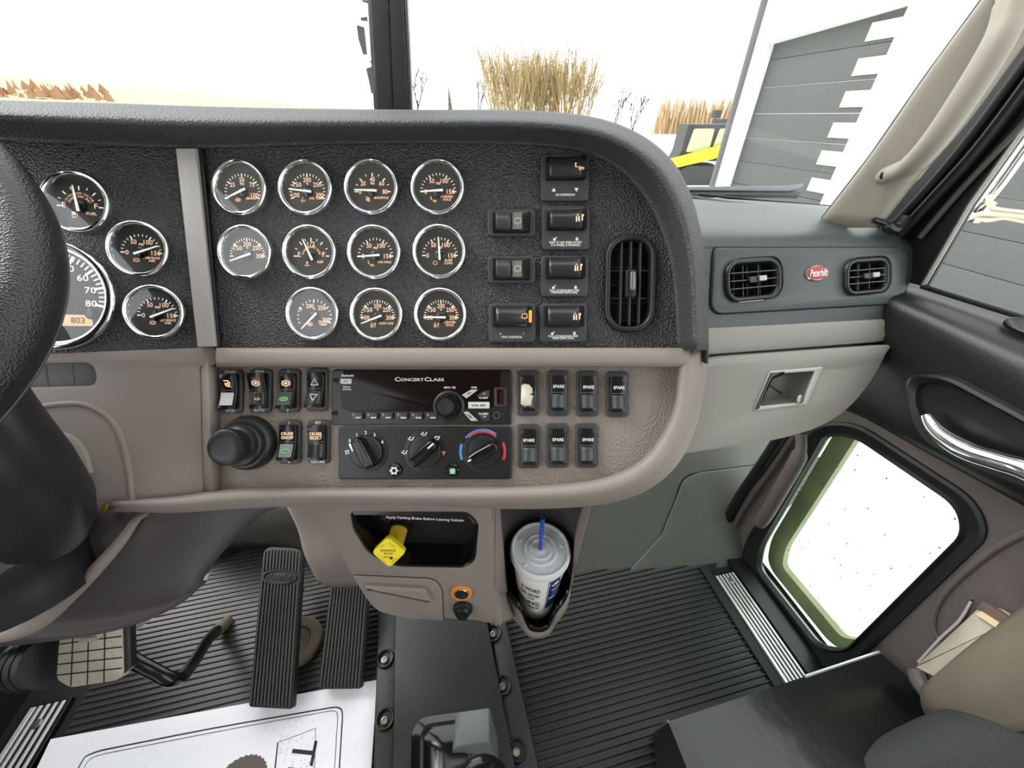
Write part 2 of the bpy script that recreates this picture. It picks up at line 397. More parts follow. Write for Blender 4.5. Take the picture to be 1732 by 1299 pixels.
# ------------------------------------------------------------------ gauges
def prism_at(mb, pts): mb.poly(pts, .0004)
def icon(mb, k, x, y, s):
    z = .0006; t = s * .14
    if k == 'pot':
        mb.line(x - s, y - s * .2, x + s * .6, y - s * .2, t, z); mb.line(x - s * .7, y - s * .2, x - s * .5, y - s * .8, t, z); mb.line(x - s * .5, y - s * .8, x + s * .4, y - s * .8, t, z)
        mb.line(x + s * .4, y - s * .8, x + s * 1.1, y + s * .1, t, z); mb.line(x - s * .2, y, x - s * .2, y + s, t * 1.3, z); mb.line(x - s * .2, y + s, x + s * .2, y + s, t, z)
    elif k == 'turbo':
        mb.arc(s * .45, s * .75, 0, 300, z, 16, x, y); mb.arc(0, s * .3, 0, 360, z, 10, x, y); mb.line(x - s, y + s * .8, x + s * .3, y + s * .8, t * 2, z); mb.line(x, y - s * .8, x + s, y - s * .8, t, z)
    elif k == 'axle':
        mb.line(x - s, y + s, x - s, y - s * .1, t * 2, z); mb.line(x - s, y - s * .1, x + s, y - s * .5, t, z); mb.arc(s * .2, s * .35, 0, 360, z, 10, x + s * .2, y - s * .8); mb.arc(s * .2, s * .35, 0, 360, z, 10, x + s, y - s * .8)
        mb.line(x - s * 1.2, y + s, x - s * .7, y + s, t, z)
    elif k == 'diff':
        for d in (-.9, -.2): mb.line(x + s * d, y - s, x + s * d, y + s * .3, t * 2, z); mb.line(x + s * (d - .25), y - s, x + s * (d + .25), y - s, t, z); mb.line(x + s * (d - .25), y + s * .3, x + s * (d + .25), y + s * .3, t, z)
        mb.line(x - s, y - s * .4, x, y - s * .4, t, z); mb.line(x - s * .9, y + s * .8, x - s * .2, y + s * .8, t * 1.2, z)
        mb.line(x + s * .7, y - s, x + s * .7, y + s * .8, t * 2, z); mb.arc(0, s * .35, 0, 180, z, 8, x + s * .75, y + s * .5)
    elif k == 'bag':
        for a in (-1, 1): mb.line(x - s * .8, y + a * s * .6, x + s * .8, y + a * s * .6, t, z); mb.line(x + a * s * .7, y - s * .6, x + a * s * .7, y + s * .6, t, z); mb.line(x + a * s * .9, y - s * .25, x + a * s * 1.1, y - s * .25, t, z); mb.line(x, y + a * s * .6, x, y + a * s, t, z)
    elif k == 'pump':
        for a in (-.7, .3): mb.line(x + a * s, y - s, x + a * s, y + s, t, z)
        for a in (-1, 0, 1): mb.line(x - s * .8, y + a * s, x + s * .4, y + a * s, t * (2 if a < 0 else 1), z)
        mb.line(x + s * .4, y + s * .3, x + s, y + s * .4, t, z); mb.line(x + s, y + s * .6, x + s, y - s * .7, t, z)
        mb.add([(x - .6 * s, y + .1 * s, z), (x + .2 * s, y + .1 * s, z), (x + .2 * s, y + .9 * s, z), (x - .6 * s, y + .9 * s, z)], [(0, 1, 2, 3)])
    elif k == 'drop':
        mb.arc(0, s * .4, 0, 360, z, 12, x, y + s * .2); mb.add([(x - s * .35, y + s * .35, z), (x + s * .35, y + s * .35, z), (x, y + s, z)], [(0, 1, 2)]); mb.line(x - s, y - s * .6, x + s, y - s * .6, t, z); mb.line(x - s, y - s * .9, x + s, y - s * .9, t, z)
    elif k in ('ring', '1', '2'):
        mb.arc(s * .6, s * .8, 0, 360, z, 20, x, y); mb.arc(s * .95, s * 1.1, 50, 130, z, 8, x, y); mb.arc(s * .95, s * 1.1, 230, 310, z, 8, x, y)
        if k != 'ring': mb.text(k, x, y, h=s * .8, z=z)
        else: mb.arc(0, s * .35, 0, 360, z, 10, x, y)
def gauge(fr, u, v, label, nums, major, minor, unit, names, ic, needle, scale=1.0, pv=-.0032, arcs=(), group='small round gauges on the dashboard', name='gauge', numh=.0048, arctext=(), Rk=1.0, nr=.66, nink=None):
    k = 1; M = fr.M(u, v, .009) @ Matrix.Diagonal((scale, scale, 1.0 if scale > 1.5 else scale, 1))
    r = thing(name, M, label, 'gauge', group)
    mb = MB(); mb.lathe([(.0290, 0), (.0291, .004), (.0287, .0072), (.0276, .0092), (.0263, .0096), (.0252, .0088), (.0244, .0068), (.0240, .004), (.0239, .0016)], 56, c0=False, c1=False)
    link('bezel', mb, chrome, r, sharp=50)
    mb = MB(); mb.lathe([(.0247 * k, .0002), (.0247 * k, .002)], 48); f = link('dial', mb, dialm, r)
    mk = MB(); mk.v = []; z = .0023; R = .0192 * Rk; py = pv * k; nb = MB()
    for a in major:
        s_, c_ = math.sin(math.radians(a)), math.cos(math.radians(a)); mk.line(R * .80 * s_, py + R * .80 * c_, R * s_, py + R * c_, .0012 * k, z)
    for a in minor:
        s_, c_ = math.sin(math.radians(a)), math.cos(math.radians(a)); mk.line(R * .87 * s_, py + R * .87 * c_, R * s_, py + R * c_, .0008 * k, z)
    for t, a in nums:
        rr = R * nr; nb.text(t, rr * math.sin(math.radians(a)) * 1.05, py + rr * math.cos(math.radians(a)), h=numh * k, w=(.0030 * len(t) - (.0006 if len(t) > 1 else 0)) * k, z=z, bold=.01)
    if unit: mk.text(unit, 0, py + R * .44, h=.0026 * k, z=z, bold=.012)
    for i, t in enumerate(names): nb.text(t, .0092 * k, py - (.0062 + .003 * i - (.0012 if len(names) > 1 else 0)) * k, h=.0025 * k, w=min(.0155, .0022 * len(t)) * k, z=z, bold=.015)
    for t, rr, a0, a1 in arctext:
        for i, ch in enumerate(t):
            if ch == ' ': continue
            a = math.radians(a0 + (a1 - a0) * i / (len(t) - 1)); nb.text(ch, rr * k * math.sin(a), py + rr * k * math.cos(a), h=.0019 * k, z=z, rot=-a, bold=.01)
    if ic:
        ib = MB(); icon(ib, ic, -.0052 * k, py - .0078 * k, .0026 * k); nb.add([(p.x, p.y, z) for p in ib.v], ib.f)
    link('tick_marks', mk, dialw, r, fix=False)
    if nb.v: link('numerals', nb, nink or peach, r, fix=False)
    if arcs:
        ab = MB()
        for a0, a1 in arcs: ab.arc(R * .86, R * 1.02, a0, a1, z - .0001, 8, 0, py)
        link('red_zone', ab, redink, r, fix=False)
    mb = MB(); mb.lathe([(.0058 * k, .002), (.0056 * k, .0035 * k), (.004 * k, .0046 * k), (.0015 * k, .005 * k)], 24, cy=py); link('hub', mb, blackg, r)
    a = math.radians(needle); s_, c_ = math.sin(a), math.cos(a); nd = MB()
    ring = lambda t, w, z0, z1: [(t * s_ + w * c_, py + t * c_ - w * s_, z0), (t * s_ - w * c_, py + t * c_ + w * s_, z0), (t * s_ - w * c_, py + t * c_ + w * s_, z1), (t * s_ + w * c_, py + t * c_ - w * s_, z1)]
    nd.loft([ring(-.0055 * k, .0011 * k, .0052 * k, .0060 * k), ring(R * .97, .0005 * k, .0048 * k, .0054 * k)]); link('needle', nd, dialw, r, fix=True)
    mb = MB(); mb.lathe([(.0250 * k, .0068 * k), (.0250 * k, .0072 * k)], 48); link('glass', mb, gl_gauge, r)
    return r
def rng(a, b, n, skip=()): return [a + (b - a) * i / n for i in range(n + 1) if i not in skip]
T5 = [('100', -103), ('150', -52), ('200', 0), ('250', 52), ('300', 103)]; M5 = [-110, -55, 0, 55, 110]; m5 = rng(-110, 110, 20)
T3 = [('0', -90), ('50', -30), ('100', 30), ('150', 90)]; M3_ = [-90, -30, 30, 90]; m3 = rng(-90, 90, 15)
TA = [('100', -90), ('150', -48), ('200', 0), ('250', 48), ('300', 90)]; MA = [-90, -48, 0, 48, 90]; mA = rng(-90, 90, 20)
gauge(D, 402, 315, 'small chrome ringed PSI gauge, top row nearest the silver divider strip', [('25', -52), ('50', 0), ('75', 52), ('100', 104)], [-110, -55, 0, 55, 110], rng(-110, 110, 20), 'PSI', ['BRAKE'], 'ring', -114)
gauge(D, 514, 315, 'small chrome ringed oil temperature gauge reading OIL TEMP in the top row', T5, M5, m5, '°F', ['OIL TEMP'], 'pot', -83)
gauge(D, 626, 314, 'small chrome ringed pressure gauge marked MANIFOLD in the top row', [('0', -90), ('20', -48), ('40', 0), ('60', 48), ('80', 90)], [-90, -45, 0, 45, 90], [-67, -22, 22, 67], 'PSI', ['MANIFOLD'], 'turbo', -87)
gauge(D, 739, 314, 'small chrome ringed pressure gauge marked PUSHER AXLE, end of top row', T3, M3_, m3, 'PSI', ['PUSHER', 'AXLE'], 'axle', -93)
gauge(D, 411, 425, 'small chrome ringed temperature gauge whose needle points low, middle row beside the silver divider', [('150', -48), ('200', 0), ('250', 48), ('300', 90)], MA, mA, '°F', [], None, -108)
gauge(D, 521, 425, 'small chrome ringed E to F fluid gauge marked DEF, in the middle row', [('E', -82), ('1/2', 0), ('F', 82)], [-90, -40, 0, 40, 90], [-65, -20, 20, 65], '', ['DEF'], 'drop', -24, numh=.0052, arctext=[('DIESEL EXHAUST FLUID', .0095, -75, 75)])
gauge(D, 631, 425, 'small chrome ringed pressure gauge marked TAG AXLE, in the middle row', T3, M3_, m3, 'PSI', ['TAG AXLE'], 'axle', -94)
gauge(D, 742, 424, 'small chrome ringed gauge marked SUSP LOAD with its needle straight up', T3, M3_, m3, 'PSI', ['SUSP', 'LOAD'], 'bag', -3)
gauge(D, 526, 530, 'small chrome ringed temperature gauge starting the bottom row of three, needle to lower corner', [('200', -20), ('250', 38), ('300', 104)], [-60, 0, 55, 110], rng(-110, 110, 16), '°F', ['TRANS', 'TEMP'], 'ring', -134)
gauge(D, 635, 531, 'small chrome ringed temperature gauge marked FRONT AXLE in the bottom row', TA, MA, mA, '°F', ['FRONT AXLE'], 'diff', -111)
gauge(D, 744, 531, 'small chrome ringed temperature gauge marked CENTER AXLE with a red arc', TA, MA, mA, '°F', ['CENTER', 'AXLE'], 'diff', -89, arcs=[(50, 84)])
g2 = 'driver side round gauges'
gauge(LP, 124, 339, 'chrome ringed fuel gauge marked E and F next to the steering wheel', [('E', -85), ('F', 85)], [-90, -45, 0, 45, 90], [-67, -22, 22, 67], '', ['FUEL'], 'pump', -9, scale=1.06, group=g2, arctext=[('ULTRA LOW SULFUR', .0125, -62, 62), ('DIESEL FUEL ONLY', .0095, -62, 62)])
gauge(LP, 230, 419, 'chrome ringed air pressure gauge marked PRIM BRAKE AIR with a 1 symbol', T3, M3_, m3, 'PSI', ['PRIM BRAKE', 'AIR'], '1', 68, scale=1.0, group=g2)
gauge(LP, 258, 527, 'chrome ringed air pressure gauge marked SEC BRAKE AIR with a 2 symbol', T3, M3_, m3, 'PSI', ['SEC BRAKE', 'AIR'], '2', 66, scale=1.0, group=g2)
spd = gauge(LP, 82, 498, 'large chrome ringed speedometer partly hidden by the steering wheel', [('0', -130), ('10', -104), ('20', -78), ('30', -52), ('40', -26), ('50', 24), ('60', 52), ('70', 78), ('80', 104)], [-130, -104, -78, -52, -26, 24, 52, 78, 104], rng(-130, 104, 36), '', [], None, -130, scale=1.92, pv=0, group=None, name='speedometer', numh=.0034, Rk=1.19, nr=.69, nink=dialw)
mb = MB(); mb.prism(rrect(.0150, .0060, .0008, 4, .0085, -.0130), .002, .0026); lcd = link('odometer', mb, mat('lcd_orange', (236, 200, 160), .4, emit=((240, 190, 130), .3)), spd)
mb = MB(); mb.text('803', .0095, -.0130, h=.0034, z=.0028, bold=.02); link('digits', mb, mat('lcd_print', (110, 70, 50), .5), lcd, fix=False)
mb = MB(); mb.lathe([(.0030, .002), (.0029, .0050), (.0018, .0064), (.0005, .0066)], 24, cx=.0165, cy=-.0095); link('reset_stem', mb, blackg, spd)

# ------------------------------------------------------------------ rocker switches
def rocker(fr, u, v, label, wp, hp, horiz=False, hw=.0095, hl=.0195, tilt=0, off=(0, 0), base_txt=(), lens=None, top=None, lens_m=None, glow=None, group=None, amp=.0035, z0=.004, wash=None):
    """plate wp x hp (px), rocker hw x hl half sizes; along axis a (long), across b"""
    M = fr.M(u, v, .004); M_px = .4 / F
    r = thing('rocker_switch', M, label, 'switch', group)
    W_, H_ = wp * M_px, hp * M_px
    mb = MB(); mb.prism(rrect(W_, H_, .0045, 6), -.0005, z0, .0016); link('mounting_plate', mb, switchm, r)
    ox, oy = off
    prof = lambda a: z0 + .0038 + amp * abs(a / hl) ** 1.8 + tilt * a
    mp = (lambda a, b, z: (ox + a, oy + b, z)) if horiz else (lambda a, b, z: (ox + b, oy + a, z))
    n = 12; mb = MB(); rings = []
    for b, q in ((-hw, .0012), (-hw + .0003, .0005), (-hw + .001, 0), (hw - .001, 0), (hw - .0003, .0005), (hw, .0012)):
        pts = [mp(-hl + q, b, z0 - .001)] + [mp(-hl + q + 2 * (hl - q) * i / n, b, prof(-hl + 2 * hl * i / n) - q - (.0012 if i in (0, n) else 0)) for i in range(n + 1)] + [mp(hl - q, b, z0 - .001)]
        rings.append(pts)
    mb.loft(rings); link('rocker', mb, rockm, r, sharp=50)
    def patch(a0, a1, b, e):
        k = 8; return [[mp(a0 + (a1 - a0) * i / k, bb, prof(a0 + (a1 - a0) * i / k) + e) for i in range(k + 1)] for bb in (-b, b)]
    # shallow frame lines round the window half
    mb = MB(); mb.grid(patch(-hl * .82, -.001 if lens != 'full' else hl * .75, hw * .80, .0003)); link('lower_window', mb, lens_m or mat('switch_window', (40, 42, 43), .3), r, solid=.0003)
    mb = MB(); mb.grid(patch(.0006, .0014, hw * .85, .0004)); 
    if lens != 'full' : link('ridge', mb, mat('ridge_grey', (70, 72, 74), .3), r, solid=.0004)
    dr = (lambda X, Y, z: (ox + X, oy + Y, prof(X if horiz else Y) + .0005))
    if top:
        tb = MB()
        for it in top:
            if it[0] == 't': tb.text(it[1], it[2], it[3], h=it[4], w=it[5] if len(it) > 5 else None, bold=.02, fn=dr)
            else:
                ib = MB()
                if it[0] == 'tri':
                    x, y, s, d = it[1:]; p = [(x - s, y - s * .8 * d), (x + s, y - s * .8 * d), (x, y + s * .8 * d)]
                    for i in range(3): ib.line(*p[i - 1], *p[i], .0006)
                elif it[0] == 'oval': ib.v = []; A = ell(it[3], it[4], 20, it[1], it[2]); B = ell(it[3] * .82, it[4] * .66, 20, it[1], it[2]); ib.loft([[(a, b, 0) for a, b in A], [(a, b, 0) for a, b in B]], False, False)
                else: icon(ib, it[0], it[1], it[2], it[3])
                tb.add([dr(p.x, p.y, 0) for p in ib.v], ib.f)
        link('symbol', tb, glow or white, r, fix=False)
    if wash:
        mb = MB(); mb.grid(patch(-hl * .78, -.0014, hw * .74, .0007)); link('lens_reflection_tile', mb, wash, r)  # tile on the lower half; the pale one paints a white reflection
    if base_txt:
        tb = MB()
        for it in base_txt:
            if it[0] == 't': tb.text(it[1], it[2], it[3], h=it[4], w=it[5] if len(it) > 5 else None, z=z0 + .0002, bold=.02)
            elif it[0] == 'up': tb.add([(it[1] - .0022, it[2] - .0018, z0 + .0002), (it[1] + .0022, it[2] - .0018, z0 + .0002), (it[1], it[2] + .0022, z0 + .0002)], [(0, 1, 2)])
            elif it[0] == 'dn': tb.add([(it[1] - .0022, it[2] + .0018, z0 + .0002), (it[1] + .0022, it[2] + .0018, z0 + .0002), (it[1], it[2] - .0022, z0 + .0002)], [(0, 1, 2)])
            elif it[0] == 'lock':
                x, y, op = it[1:]; tb.add([(x - .0014, y - .0018, z0 + .0002), (x + .0014, y - .0018, z0 + .0002), (x + .0014, y + .0006, z0 + .0002), (x - .0014, y + .0006, z0 + .0002)], [(0, 1, 2, 3)])
                tb.arc(.0008, .0013, -90, 90, z0 + .0002, 8, x + (.0018 if op else 0), y + .0007)
        link('lettering', tb, white, r, fix=False)
    return r
green = mat('green_lens', (60, 120, 70), .3, emit=((80, 170, 95), .15)); pale_refl = mat('pale_reflection', (196, 196, 198), .25); wgrey = mat('grey_lens', (120, 124, 122), .25); wdark = mat('dark_lens', (56, 60, 59), .25)  # the pale tone is a white reflection put into the colour
tick = mat('sticker_paper', (222, 216, 196), .7, var=.12)
gl = 'rocker switches left of the radio'; gs = 'spare rocker switches beside the radio'
rt = lambda t, b: (('t', t, 0, .0218, .0032), ('t', b, 0, -.0218, .0032))
rocker(RP, 390, 662, 'rocker switch labelled START and STOP with white reflection painted low, beside the knob', 39, 76, tilt=-.04, base_txt=rt('START', 'STOP'), top=[('turbo', 0, .0085, .0042)], glow=peach, wash=pale_refl, group=gl)
rocker(RP, 439, 661, 'rocker switch labelled MAN and AUTO with dark lower half', 39, 76, tilt=.16, base_txt=rt('MAN', 'AUTO'), top=[('ring', 0, .0085, .0042), ('oval', 0, -.009, .003, .0012)], glow=peach, group=gl)
rocker(RP, 487, 661, 'rocker switch marked I and 0 with a round brake symbol and green oval', 39, 76, tilt=-.16, base_txt=rt('I', '0'), top=[('ring', 0, .0085, .0045)], glow=peach, wash=wdark, group=gl)
rocker(RP, 535, 659, 'rocker switch with up and down triangle outlines, touching the radio', 37, 76, tilt=-.16, base_txt=(), top=[('tri', 0, .0085, .0042, 1), ('tri', 0, -.0085, .0042, -1)], wash=None, group=gl)
s5 = rocker(RP, 489, 748, 'rocker switch reading CRUISE ON/OFF with grey lower half and green oval', 38, 76, tilt=-.14, base_txt=rt('I', '0'), top=[('t', 'CRUISE', 0, .0100, .0035, .0135), ('t', 'ON/OFF', 0, .0056, .0035, .0135)], glow=peach, wash=wgrey, group=gl)
rocker(RP, 538, 748, 'rocker switch reading CRUISE SELECT between SET and RESUME', 38, 76, tilt=.04, base_txt=rt('SET', 'RESUME'), top=[('t', 'CRUISE', 0, .0100, .0035, .0135), ('t', 'SELECT', 0, .0056, .0035, .0135)], glow=peach, group=gl)
# green ovals are lamps of their own on two switches
for o in list(SC.objects):
    if o.name.startswith('rocker_switch') and ('green oval' in o.get('label', '')):
        mb = MB(); mb.poly(ell(.0042, .0017, 24, 0, -.0088)); pr = lambda a: .004 + .0038 + .0035 * abs(a / .0195) ** 1.8 + (-.16 if 'brake' in o['label'] else -.14) * a
        mb.v = [Vector((p.x, p.y, pr(p.y) + .0014)) for p in mb.v]; link('green_lamp', mb, green, o)
        mb = MB(); A, B = ell(.0049, .0023, 24, 0, -.0088), ell(.0042, .0017, 24, 0, -.0088)
        mb.loft([[(a, b, pr(b) + .0014) for a, b in A], [(a, b, pr(b) + .0014) for a, b in B]], False, False); link('lamp_ring', mb, mat('green_ring', (150, 205, 150), .4), o, fix=False)
sp = [('t', 'SPARE', 0, .0075, .0036, .0125)]
r0 = rocker(RP, 893, 665, 'black rocker switch with torn cream paper sticker stuck over it', 39, 80, group=gs)
mb = MB(); o2 = [(-.0075, .0085), (-.0045, .0105), (.001, .0095), (.0045, .0055), (.0048, .0005), (.0015, -.002), (.0055, -.0022), (.0040, -.0075), (.003, -.0135), (-.004, -.0140), (-.0082, -.0120), (-.0080, -.003)]
mb.poly(o2); mb.v = [Vector((p.x, p.y, .0080 + .0035 * abs(p.y / .0195) ** 1.8 + .0009)) for p in mb.v]; link('torn_sticker', mb, tick, r0, solid=.0003, sharp=80)
for u, v, t in ((944, 665, 'next after the stickered switch in the upper row'), (994, 666, 'third in the upper row of four'), (1045, 667, 'at the outer end of the upper row'),
                (894, 755, 'nearest the climate panel in the lower row'), (943, 754, 'middle of the lower three'), (993, 754, 'at the outer end of the lower three')):
    rocker(RP, u, v, 'black rocker switch reading SPARE, ' + t, 39, 80 if v < 700 else 77, base_txt=(), top=sp, lens_m=mat('spare_window', (58, 59, 60), .35), group=gs)
gp = 'horizontal rocker switches beside the air vent'
def hplate(u, v, label, bt, ic, hp=72, uu=80, glow=peach, **k):
    return rocker(D, u, v, label, uu, hp, horiz=True, hw=.0112, hl=.0208, off=(0, .0080 if hp > 66 else .0065), tilt=.10, base_txt=bt, lens='full', top=[(ic, .0135, 0, .0036)], glow=glow, group=gp, **k)
ly = -.0132
hplate(956, 300, 'air suspension rocker switch on a square plate, topmost of its column', [('up', -.0120, ly + .0005), ('dn', .0120, ly + .0005), ('t', 'AIR SUSPENSION', 0, ly - .0046, .0024, .0205)], 'axle', 75)
hplate(957, 385, 'square plate rocker switch captioned SHIFT AT ANY SPEED EXCEPT', [('lock', -.0120, ly + .0015, 1), ('lock', .0120, ly + .0015, 0), ('t', 'SHIFT AT ANY SPEED EXCEPT', 0, ly - .0022, .0023, .0350), ('t', 'IF A WHEEL IS SPINNING', 0, ly - .0050, .0023, .0310)], 'diff', 72)
hplate(955, 467, 'square plate rocker switch captioned FULL LOCKING MAIN DIFF FORWARD DRIVE AXLE', [('lock', -.0120, ly + .0015, 1), ('lock', .0120, ly + .0015, 0), ('t', 'FULL LOCKING MAIN DIFF', 0, ly - .0020, .0023, .0320), ('t', 'FORWARD DRIVE AXLE', 0, ly - .0042, .0023, .0285)], 'diff', 68)
hplate(953, 546, 'square plate rocker switch captioned FULL LOCKING MAIN DIFF REAR DRIVE AXLE', [('lock', -.0120, ly + .0020, 1), ('lock', .0120, ly + .0020, 0), ('t', 'FULL LOCKING MAIN DIFF', 0, ly - .0012, .0023, .0320), ('t', 'REAR DRIVE AXLE', 0, ly - .0034, .0023, .0230)], 'diff', 66)
pto = hplate(866, 546, 'PTO CONTROL rocker switch with its amber light glowing', [('t', '0', -.0125, ly + .0015, .0022), ('t', 'I', .0125, ly + .0015, .0022), ('t', 'PTO CONTROL', 0, ly - .0022, .0024, .0225)], 'bag', 66, glow=orangeink)
mb = MB(); mb.prism(rrect(.0030, .013, .0012, 4, .0195, .006), .0098, .0132, .0005); link('amber_lamp', mb, mat('amber_lamp', (200, 120, 50), .3, emit=((255, 130, 40), 1.0)), pto)
for v, t in ((376, 'small horizontal rocker switch in rounded bezel, topmost of the column above PTO CONTROL'), (456, 'small horizontal rocker switch in rounded bezel, directly above the PTO CONTROL switch')):
    rr_ = rocker(D, 865, v, t, 80, 45, horiz=True, hw=.0112, hl=.0198, tilt=-.02, top=[('bag', .0065, 0, .0042)], lens_m=mat('spare_window', (58, 59, 60), .35), group=gp, glow=mat('pale_symbol', (190, 186, 180), .5))

for o in list(SC.objects):
    if o.name.startswith('rocker_switch') and o.get('label', '').startswith('small horizontal'):
        mb = MB(); pr = lambda a: .0078 + .0035 * abs(a / .0198) ** 1.8 - .02 * a
        mb.grid([[(a, b, pr(a) + .0003) for a in [.0016 + .0012 * i for i in range(9)]] for b in (-.0085, .0085)]); link('symbol_window', mb, mat('grey_window', (112, 110, 106), .25), o, fix=False)

# ------------------------------------------------------------------ dashboard air vent, radio, climate panel, knob
def vent(fr, u, v, w, h, r, label, nb, nc, tab='v', depth=.012, name='air_vent'):
    """w, h metres; nb bars along the long way, nc cross bars"""
    M = fr.M(u, v, .003); t = thing(name, M, label, 'vent')
    mb = MB(); O = rrect(w, h, r, 8); 
    mb.loft([[(x, y, -.004) for x, y in inset(O, .0005)], [(x, y, .0035) for x, y in inset(O, .0005)], [(x, y, .006) for x, y in inset(O, .002)], [(x, y, .0063) for x, y in inset(O, .0045)], [(x, y, .0045) for x, y in inset(O, .0068)], [(x, y, -.004) for x, y in inset(O, .0078)]], False, False)
    link('surround', mb, black, t, sharp=60)
    iw, ih, ir = w - .016, h - .016, max(.003, r - .008)
    mb = MB(); mb.prism(rrect(w - .004, h - .004, r - .002, 8), -.0150, -.0140); link('duct_backing', mb, void, t)
    mb = MB(); mb.loft([[(x, y, z) for x, y in rrect(w - .012, h - .012, r - .006, 8)] for z in (-.0140, -.004)], False, False); link('duct_wall', mb, void, t)
    vert = tab == 'v'; L_ = ih if vert else iw; S_ = iw if vert else ih
    bars = MB()
    for i in range(nb):
        c = -S_ / 2 + S_ * (i + 1) / (nb + 1); e = abs(c) / (S_ / 2); l = L_ - 2 * ir * (1 - math.sqrt(max(0, 1 - max(0, (abs(c) - (S_ / 2 - ir)) / ir) ** 2)))
        bars.box((c, 0, .001) if vert else (0, c, .001), (.0013, l, .007) if vert else (l, .0013, .007))
    link('vane', bars, mat('vane_grey', (58, 60, 62), .4), t)
    cr = MB()
    for i in range(nc):
        c = -L_ / 2 + L_ * (i + 1) / (nc + 1); cr.box((0, c, -.0035) if vert else (c, 0, -.0035), (S_ * .99, .0013, .005) if vert else (.0013, S_ * .99, .005))
    for i in range(5 if vert else 7):
        c = -L_ * .44 + L_ * .88 * i / (4 if vert else 6); cr.box((0, c, -.010) if vert else (c, 0, -.010), (S_ * .98, .0009, .006) if vert else (.0009, S_ * .98, .006))
    link('cross_vane', cr, mat('vane_grey_dark', (44, 46, 48), .45), t)
    mb = MB(); mb.prism(rrect(.0115, .030, .003, 5) if vert else rrect(.028, .0085, .003, 5, .004, 0), .002, .007, .0012); link('tab_base', mb, black, t)
    mb = MB(); mb.prism(rrect(.0055, .020, .0024, 5, .001, .002) if vert else rrect(.013, .0075, .0015, 5, .010, .0006), .006, .0095, .001); link('tab', mb, steel, t, label='silver tab')
    return t
vent(D, 1066, 480, .0565, .105, .0245, 'tall rounded black air vent at the outer end of the gauge panel', 3, 2)
# radio
RM = RP.M(711, 672, .008)
rad = thing('radio', RM, 'black truck stereo with preset buttons and CONCERTCLASS lettering', 'radio')
s = .418 / F
X = lambda u: (u - 711) * s * .985; Y = lambda v: -(v - 672) * s * .985
mb = MB(); mb.prism(rrect(X(864) - X(558), Y(625) - Y(719), .003, 4), -.012, .003, .0012); link('housing', mb, black, rad)
sc_ = mat('screen_black', (18, 7, 10), .2, spec=.25)
mb = MB(); mb.prism(roundpoly([(X(577), Y(627)), (X(846), Y(627)), (X(846), Y(688)), (X(742), Y(690)), (X(742), Y(696)), (X(590), Y(696)), (X(577), Y(690)), (X(573), Y(655)), (X(577), Y(648))], .002, 4), .002, .0045, .0006); link('screen', mb, sc_, rad)
tb = MB()
tb.text('C', X(670.5), Y(641.5), h=.0046, w=.0058, z=.0047, bold=.02); tb.text('ONCERT', X(695.5), Y(642.2), h=.0034, w=.0262, z=.0047, bold=.02); tb.text('C', X(721), Y(641.5), h=.0046, w=.0058, z=.0047, bold=.02); tb.text('LASS', X(738), Y(642.2), h=.0034, w=.0155, z=.0047, bold=.02)
tb.text('Bluetooth', X(586), Y(635), h=.0028, w=.0135, z=.0047, bold=.02); tb.text('Phone', X(585), Y(654.5), h=.0018, w=.0078, z=.0047, bold=.02); tb.text('all Done', X(585), Y(658.5), h=.0018, w=.0100, z=.0047, bold=.02)
tb.text('MENU / SEL', X(760), Y(655.5), h=.0022, w=.0135, z=.0047, bold=.02); tb.text('PWR', X(801), Y(655.5), h=.0022, z=.0047, bold=.02)
link('lettering', tb, white, rad, fix=False)
def btn(o, m, z0=.002, z1=.0062, nm='button', b=.0005):
    mb = MB(); mb.prism(o, z0, z1, b); return link(nm, mb, m, rad)
pb = btn(rrect(.0122, .0058, .0012, 4, X(584), Y(645)), mat('button_white', (205, 205, 205), .4)); mb = MB(); mb.arc(.0018, .0027, -60, 60, .0064, 8, X(584), Y(648)); link('phone_symbol', mb, black, pb, fix=False)
labs = ['INT', '', 'RPT', 'RDM', 'SCAN', 'DISC']
for i in range(6):
    cx = X(603.5 + 25.2 * i); b = btn(rrect(.0120, .0072, .0008, 3, cx, Y(704)), mat('preset_grey', (52, 52, 54), .35), nm='preset_button')
    tb = MB(); tb.text(str(i + 1), cx - .0042, Y(701.2), h=.0020, z=.0064, bold=.02)
    tb.text(labs[i] or 'SHF', cx + .0018, Y(706.5), h=.0018, w=.0060, z=.0064, bold=.03); link('digit', tb, white, b, fix=False)
kn = MB(); kn.lathe([(.0175, .002), (.0175, .0050), (.0150, .0062), (.0148, .005)], 40, cx=X(758), cy=Y(687), c0=False)
link('knob_ring', kn, black, rad)
kn = MB(); n = 8; rings = []
for z, f_ in ((.004, 1), (.016, 1), (.0185, .94)):
    rings.append([(X(758) + (.0122 + .0012 * math.cos(n * 2 * PI * i / 64)) * f_ * math.cos(2 * PI * i / 64), Y(687) + (.0122 + .0012 * math.cos(n * 2 * PI * i / 64)) * f_ * math.sin(2 * PI * i / 64), z) for i in range(64)])
kn.loft(rings); k_ = link('volume_knob', kn, blackg, rad)
kn = MB(); kn.lathe([(.0088, .0180), (.0092, .024), (.0082, .0262), (.005, .0262), (.001, .0258)], 32, cx=X(758), cy=Y(687)); link('knob_cap', kn, black, k_)
wb = mat('button_white', (205, 205, 205), .4)
